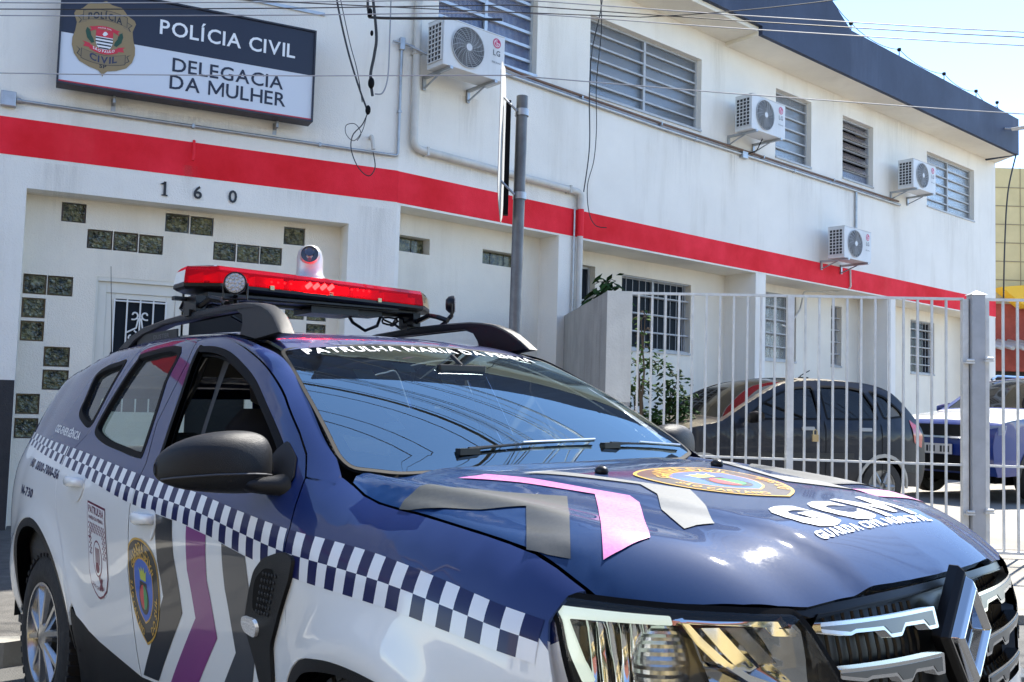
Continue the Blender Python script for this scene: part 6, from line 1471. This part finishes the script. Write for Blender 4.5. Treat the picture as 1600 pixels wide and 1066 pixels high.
b.add([(x, y, z+(.045*smooth(1-abs(abs(y)-.37)/.22) if i in (2, 3) and y > 0 else 0)) for y in ys for i, (x, z) in enumerate(dash)], [(7*i+k, 7*i+k+1, 7*i+8+k, 7*i+7+k) for i in range(12) for k in range(6)]); b.build('dashboard', [mat('dusty dashboard', (.045, .047, .052), .75, dust=.3, dustcol=(.16, .16, .16))], car, smooth=True)
b = B(); n_ = 28; wc_ = Vector((-1.02, .37, 1.02)); wa = Vector((-.93, 0, .37)).normalized(); wu = Vector((0, 1, 0)); wv_ = wa.cross(wu)
b.tube([tuple(wc_+(wu*cos(2*pi*i/n_)+wv_*sin(2*pi*i/n_))*.185) for i in range(n_)], .016, 8, closed=True); b.tube([tuple(wc_-wu*.18), tuple(wc_-wa*.03), tuple(wc_+wu*.18)], .018, 6); b.tube([tuple(wc_-wa*.03), tuple(wc_-wv_*.18)], .018, 6); b.lathe([(0, .0), (.06, -.01), (.07, -.04)], wc_, wa, 16); b.build('steering_wheel', [PLG], car, smooth=True)
for sy in (-1, 1):
    def sv_(x, y, z, hx, hy, hz, nm, par=None, pw__=3.0):
        secs = [((x, y, z-hz), hx*.7, hy*.7, (1, 0, 0), (0, 1, 0)), ((x, y, z-hz*.8), hx, hy*.95, (1, 0, 0), (0, 1, 0)), ((x, y, z), hx, hy, (1, 0, 0), (0, 1, 0)), ((x-.01, y, z+hz*.8), hx*.9, hy*.85, (1, 0, 0), (0, 1, 0)), ((x-.015, y, z+hz), hx*.55, hy*.6, (1, 0, 0), (0, 1, 0))]
        return blob(secs, nm, SEAT, par or car, 18, pw__)
    fs_ = sv_(-1.52, sy*.37, .96, .075, .25, .34, 'front_seat'); b = B(); b.box(-1.55, -1.0, sy*.37-.25, sy*.37+.25, .50, .66); b.build('seat_cushion', [SEAT], fs_, bevel=.03)
    sv_(-1.50, sy*.37, 1.395, .055, .135, .085, 'headrest', fs_)
    sv_(-2.52, sy*.36, 1.14, .05, .13, .06, 'headrest')
bs_ = B(); bs_.box(-2.62, -2.48, -.65, .65, .62, 1.08); bs_.box(-2.5, -2.05, -.65, .65, .5, .68); bs_.build('rear_bench', [SEAT], car, bevel=.03)
b = B(); b.box(-.90, -.88, -.105, .105, 1.395, 1.448); b.tube([(-.89, 0, 1.445), (-.95, 0, 1.485)], .009, 6); b.build('rear_view_mirror', [PLG], car, bevel=.01)
for y0, nm in ((-.42, 'v'),):
    b = B(); b.add([(-.995, y0-.17, 1.40), (-.93, y0-.17, 1.37), (-.93, y0+.17, 1.37), (-.995, y0+.17, 1.40)], [(0, 1, 2, 3)])
PAP = mat('paper sheet', (.42, .50, .47), .8)
for (x, y, z, w_, h_) in ((-.93, -.36, 1.385, .075, .040), (-.98, -.17, 1.42, .075, .035), (-.96, .0, 1.385, .06, .05)):
    b = B(); b.add([(x, y-w_/2, z), (x, y+w_/2, z+.003), (x-.045, y+w_/2, z+h_), (x-.045, y-w_/2, z+h_)], [(0, 1, 2, 3)]); b.build('paper_note', [PAP], car)
b = B(); P = [(-1.0+.012*cos(i*1.05), .02+.012*sin(i*1.05), 1.40-.0035*i) for i in range(40)]; b.tube(P, .0022, 4); b.build('coiled_cord', [PLG], car)
b = B(); b.add([(-.60, -.30, 1.082), (-.60, -.18, 1.082), (-.68, -.17, 1.084), (-.68, -.31, 1.084)], [(0, 1, 2, 3)]); b.build('dash_paper', [mat('paper', ())], car)
# ------------------------------------------------------------------ parked cars in the yard
def parked(name, label, cat, M_, prof, Wd, paint, glass, win, wheels, rW, belt, segs, tumb=.30, extra=None, dusty=None):
    """prof: closed side outline from the front sill over bonnet and roof to the rear sill; segs: index ranges of the strip across the car"""
    root = thing(name, label, cat, matrix=M_)
    xs_ = [p[0] for p in prof]; x0, x1 = min(xs_), max(xs_); L_ = x1-x0; xc = (x0+x1)/2
    ztop = max(p[1] for p in prof)
    def wd(x, z):
        u = abs(x-xc)/(L_/2); base = Wd/2*(1-.16*u**5)
        base -= .05*max(0, (.55-z)/.4)**2
        s_ = z-(belt-.12)
        if s_ > 0: base -= .035*min(1, s_/.12)**2
        if z > belt: base -= tumb*(z-belt)+.25*max(0, z-(ztop-.12))**1.0
        return max(.3, base)
    SS = {1: (lambda x, z: (x, wd(x, z), z)), -1: (lambda x, z: (x, -wd(x, z), z))}
    cum = [0]
    for a, c in zip(prof, prof[1:]): cum.append(cum[-1]+sqrt((a[0]-c[0])**2+(a[1]-c[1])**2))
    def at(s):
        s = max(0, min(cum[-1]-1e-6, s)); return (cat1(s, cum, [p[0] for p in prof]), cat1(s, cum, [p[1] for p in prof]))
    def strip(s, v):
        x, z = at(s); return (x, v*wd(x, z), z+.035*(1-v*v)*(1 if z > belt-.25 else .3)-.0)
    for sd_ in (1, -1):
        Sf = SS[sd_]
        body = [(x, z-.004) for x, z in prof]
        arches = []
        low = []
        for cx in wheels[::-1]:
            low += [(cx-(rW+.07)*cos(pi*i/12), .18+max(0, (rW+.07)*sin(pi*i/12)+rW-.18)) for i in range(13)]
        P = body+[(x1 if body[-1][0] > xc else x0, .20)]
        P = body+sorted(low, key=lambda p: p[0], reverse=(body[-1][0] > body[0][0]))
        bp_ = panel('body_side', P, Sf, [paint], root, [w_ for w_ in win], gap=0, res=.12, flange=.03, edge=.05)
        for k, w_ in enumerate(win):
            g_ = panel('side_window', grow(w_, .004), Sf, [glass], bp_, off=-.012, flange=0, gap=0, res=.15)
            panel('window_frame', grow(w_, .006), Sf, [BLK], bp_, [grow(w_, -.016)], off=.003, flange=.01, gap=0, res=.2)
    for nm, a, c, m, hole in segs:
        sa, sc = cum[a], cum[c]; k = 1.0
        P = [(sa, -k), (sc, -k), (sc, k), (sa, k)]
        if hole:
            e = .035; H = rounded([(sa+e, -.90), (sc-e, -.90), (sc-e, .90), (sa+e, .90)], .05)
            pn_ = panel(nm, P, strip, [paint], root, [H], res=.14, edge=.08, gap=0, flange=.01); panel('glass', H, strip, [m], pn_, res=.14, edge=.1, gap=0, flange=0, off=-.004)
        else: panel(nm, P, strip, [m], root, res=.12, edge=.08, gap=.002, flange=.01)
    for cx in wheels:
        for sd_ in (1, -1):
            wh = B(); c = (cx, sd_*(Wd/2-.04), rW); ax = (0, sd_, 0)
            wh.lathe([(rW*.62, -.16), (rW-.01, -.17), (rW, -.14), (rW, -.03), (rW-.015, -.005), (rW*.66, .0), (rW*.62, -.02)], c, ax, 32); wo = wh.build('wheel', [mat('tyre rubber', ())], root, smooth=True)
            wh = B(); wh.lathe([(0, -.03), (.05, -.02), (rW*.3, -.05), (rW*.6, -.03), (rW*.63, -.01), (rW*.66, -.005)], c, ax, 24)
            for k in range(6):
                a0 = k*pi/3; wh.tube([(cx+.04*cos(a0), sd_*(Wd/2-.05), rW+.04*sin(a0)), (cx+rW*.6*cos(a0), sd_*(Wd/2-.06), rW+rW*.6*sin(a0))], .022, 6)
            wh.build('rim', [mat('dull alloy', (.25, .26, .27), .4, .8)], wo, smooth=True)
            wh = B(); wh.box(cx-rW-.06, cx+rW+.06, sd_*(Wd/2-.30) if sd_ > 0 else -Wd/2+.28, sd_*(Wd/2-.28) if sd_ > 0 else -Wd/2+.30, .2, rW*2+.06); wh.build('wheel_well', [BLK], root)
    b = B(); b.box(x0+.3, x1-.3, -Wd/2+.32, Wd/2-.32, .22, .50); b.build('underbody', [BLK], root)
    for sd_ in (1, -1):
        for xx in (win[0][0][0],):
            pass
    return root, SS, strip, cum, wd, at
DGREY = mat('dusty grey car paint', (.006, .009, .018), .38, .3, coat=.35, spec=.15, dz=(.6, .95), coat_rough=.05, dust=.75, dustcol=(.36, .31, .21))
BLUEP = mat('blue car paint', (.008, .030, .19), .3, coat=1, coat_rough=.03, dust=.15)
TINT = glassmat('tinted car glass', (.07, .08, .09), ior=1.4, dirt=.012); TINT2 = glassmat('clean tinted glass', (.08, .09, .10), ior=1.55, dirt=.02)
def place(x, y, z, ang_): return Matrix.Translation((x, y, z)) @ Matrix.Rotation(ang_, 4, 'Z')
# old hatchback: front at local +X
pf_ = [(1.86, .28), (1.92, .40), (1.93, .55), (1.90, .66), (1.80, .76), (1.45, .87), (1.05, .955), (.92, .985), (.60, 1.16), (.28, 1.32), (.05, 1.405), (-.25, 1.445), (-.75, 1.45), (-1.15, 1.425), (-1.42, 1.34), (-1.68, 1.12), (-1.82, .95), (-1.87, .80), (-1.88, .55), (-1.85, .38), (-1.80, .28)]
wn1 = rounded([(.66, 1.00), (.40, 1.17), (.16, 1.29), (-.05, 1.355), (-.30, 1.38), (-.34, 1.02)], .03)
wn2 = rounded([(-.42, 1.02), (-.39, 1.385), (-.75, 1.39), (-.98, 1.36), (-1.10, 1.18), (-1.14, 1.03)], .03)
wn3 = rounded([(-1.22, 1.04), (-1.17, 1.20), (-1.08, 1.355), (-1.30, 1.29), (-1.50, 1.14), (-1.54, 1.07)], .03)
hx, hy = 2.78, 11.05; an = atan2(-.36, -.93)
HM = place(hx, hy, .20, an)
car2, SS2, st2, cum2, wd2, at2 = parked('parked_hatchback', 'dusty dark grey hatchback parked behind the fence, facing left', 'car', HM, pf_, 1.64, DGREY, TINT, [wn1, wn2, wn3], (1.18, -1.18), .29, .99,
    [('front_bumper', 0, 4, DGREY, False), ('bonnet', 4, 7, DGREY, False), ('windscreen_frame', 7, 11, TINT, True), ('roof', 11, 13, DGREY, False), ('rear_window_frame', 13, 16, TINT, True), ('tailgate', 16, 20, DGREY, False)])
for sd_ in (1, -1):
    Sf = SS2[sd_]
    nm = lambda P, m, n_, off=.006, fl=.01: panel(n_, P, Sf, [m], car2, gap=0, res=.1, off=off, flange=fl)
    nm(rounded([(1.60, .66), (1.80, .70), (1.84, .60), (1.62, .56)], .03), mat('cloudy lamp', (.35, .35, .30), .25, coat=1), 'headlamp')
    nm(rounded([(-1.72, .98), (-1.62, 1.04), (-1.66, .78), (-1.80, .72), (-1.82, .86)], .02), mat('tail lamp red', ()), 'tail_lamp')
    nm([(1.85, .40), (1.88, .52), (1.55, .52), (1.55, .44)], PLBLK, 'bumper_strip')
    nm([(-1.80, .42), (-1.82, .54), (-1.50, .54), (-1.50, .46)], PLBLK, 'bumper_strip')
    nm([(.75, .60), (-.75, .60), (-.75, .66), (.75, .66)], PLBLK, 'rub_strip')
    for xx in (.78, -.38, -1.16): panel('shut_line', [(xx, .30), (xx+.012, .30), (xx+.012, 1.0), (xx, 1.0)], Sf, [BLK], car2, gap=0, flange=0, off=.001)
    for xx in (-.22, -1.0): nm(rounded([(xx, .90), (xx+.16, .90), (xx+.16, .935), (xx, .935)], .01), mat('grey handle', (.30, .30, .29), .4), 'door_handle', .014, .016)
    for cx in (1.18, -1.18):
        P = [(cx+.385*cos(pi*i/14), .27+.385*sin(pi*i/14)) for i in range(15)]+[(cx+.36*cos(pi*i/14), .27+.345*sin(pi*i/14)) for i in range(15)][::-1]
        nm(P, mat('chalky arch trim', (.36, .36, .34), .8), 'arch_trim', .012, .02)
    P = [(.30, 1.015), (-.34, 1.015), (-.34, 1.045), (.30, 1.045)]
blob([((.62, sy_*(.86), 1.02), .05, .055, (1, 0, 0), (0, 0, 1)) if k == 0 else ((.60, sy_*(.86+.16*k/3), 1.03), .06-.008*k, .07-.008*k, (1, 0, 0), (0, 0, 1)) for sy_ in (1,) for k in range(4)], 'door_mirror', PLG, car2)
blob([((.60, -(.86+.05*k), 1.03), .06-.008*k, .07-.008*k, (1, 0, 0), (0, 0, 1)) for k in range(4)], 'door_mirror', PLG, car2)
b = B(); b.tube([(-.55, .1, 1.47), (-.60, .1, 1.52), (-.72, .1, 1.58)], .006, 5); b.box(-.68, -.58, .07, .13, 1.47, 1.50); b.build('aerial', [BLK], car2)
b = B(); b.box(1.5, -.5, -.5, .5, .5, .9); b = B(); b.box(-.3, .0, -.6, .6, .5, 1.20); b.box(.55, .95, -.65, .65, .6, .95); b.box(-1.2, -.9, -.6, .6, .5, 1.1); b.build('cabin', [CABIN], car2)
tag(mk('padlock', *(lambda bb: (bb.v, bb.f))((lambda bb: (bb.box(2.86, 2.915, 9.08, 9.11, 1.02, 1.085), bb.tube([(2.87, 9.095, 1.085), (2.87, 9.095, 1.12), (2.888, 9.095, 1.135), (2.905, 9.095, 1.12), (2.905, 9.095, 1.085)], .006, 6), bb)[2])(B())), [mat('brass clip', ())], origin=(2.89, 9.09, 1.02)), 'brass padlock hanging on the fence in front of the hatchback door', 'padlock')
# blue SUV
ps_ = [(2.05, .32), (2.12, .50), (2.13, .70), (2.10, .86), (2.0, .98), (1.55, 1.06), (1.05, 1.12), (.95, 1.14), (.60, 1.34), (.30, 1.50), (.05, 1.58), (-.4, 1.62), (-1.1, 1.62), (-1.55, 1.58), (-1.85, 1.40), (-2.05, 1.15), (-2.10, .90), (-2.10, .55), (-2.02, .35)]
w1_ = rounded([(.72, 1.13), (.42, 1.34), (.18, 1.45), (-.02, 1.51), (-.35, 1.54), (-.38, 1.15)], .03)
w2_ = rounded([(-.46, 1.15), (-.43, 1.545), (-.95, 1.545), (-1.15, 1.50), (-1.32, 1.18)], .03)
car3, SS3, st3, cum3, wd3, at3 = parked('parked_suv', 'blue SUV with white bonnet parked at the right behind the square gate post', 'car', place(7.42, 13.55, .24, atan2(-.50, -.87)), ps_, 1.78, BLUEP, TINT2, [w1_, w2_], (1.30, -1.30), .34, 1.12,
    [('front_fascia', 0, 4, BLUEP, False), ('bonnet', 4, 7, mat('white bonnet finish', (.72, .73, .73), .35, coat=1, coat_rough=.03), False), ('windscreen_frame', 7, 10, TINT2, True), ('roof', 10, 13, BLUEP, False), ('rear_window_frame', 13, 15, TINT2, True), ('tailgate', 15, 18, BLUEP, False)], tumb=.32)  # whitish base colour on the bonnet only, body stays blue
S3 = lambda v, z: (2.14-.10*v*v-.06*max(0, z-.7), v*.84, z)
pn = lambda P, m, n_, off=.010, fl=.02, par=None: panel(n_, P, S3, [m], par or car3, gap=0, res=.1, off=off, flange=fl)
gk = pn([(-.62, .80), (.62, .80), (.56, .95), (-.56, .95)], mat('grille black', ()), 'upper_grille'); pn([(-.64, .775), (.64, .775), (.64, .80), (-.64, .80)], CHR, 'chrome_bar', .02, .02, gk)
for s_ in (-1, 1):
    pn(rounded([(s_*.62, .82), (s_*1.0, .84), (s_*1.02, .96), (s_*.56, .94)], .02), mat('led headlamp', (.35, .42, .6), .1, .3, coat=1), 'headlamp', .014)
    for k in (0, 1): pn([(s_*(.70+.12*k), .86), (s_*(.77+.12*k), .865), (s_*(.77+.12*k), .91), (s_*(.70+.12*k), .905)], mat('lamp bright', (.8, .82, .85), .1, .2, coat=1), 'lamp_cell', .02, .006)
pn([(-.55, .36), (.55, .36), (.66, .56), (-.66, .56)], PLG, 'lower_grille')
npl = pn([(-.24, .57), (.24, .57), (.24, .70), (-.24, .70)], mat('number plate white', (.62, .62, .60), .4), 'number_plate', .026, .01)
for k in range(7):
    u = -.20+.06*k; pn([(u, .595), (u+.035, .595), (u+.035, .675), (u, .675)], INK, 'plate_mark', .029, 0, npl) if k != 3 else None
Sf = SS3[1]
for sd_ in (1, -1):
    blob([((.70, sd_*(.88+.06*k), 1.16), .07-.01*k, .085-.012*k, (1, 0, 0), (0, 0, 1)) for k in range(4)], 'door_mirror', BLUEP, car3)
    for xx in (.92, -.42, -1.25): panel('shut_line', [(xx, .35), (xx+.012, .35), (xx+.012, 1.1), (xx, 1.1)], SS3[sd_], [BLK], car3, gap=0, flange=0, off=.001)
    for cx in (1.30, -1.30):
        P = [(cx+.46*cos(pi*i/14), .32+.46*sin(pi*i/14)) for i in range(15)]+[(cx+.41*cos(pi*i/14), .32+.41*sin(pi*i/14)) for i in range(15)][::-1]
        panel('arch_trim', P, SS3[sd_], [PLBLK], car3, gap=0, off=.010, flange=.03, res=.1)
    panel('sill_trim', [(.85, .30), (-.85, .30), (-.85, .42), (.85, .42)], SS3[sd_], [PLBLK], car3, gap=0, off=.01, flange=.02)
    b = B(); b.tube([(.15, sd_*.58, 1.60), (.0, sd_*.60, 1.66), (-1.4, sd_*.60, 1.67), (-1.6, sd_*.58, 1.60)], .018, 6); b.build('roof_rail', [CHR], car3, smooth=True)
b = B(); b.box(-.3, .1, -.6, .6, .5, 1.30); b.box(.45, .95, -.7, .7, .6, 1.10); b.box(-1.4, -1.1, -.6, .6, .5, 1.25); b.build('cabin', [CABIN], car3)
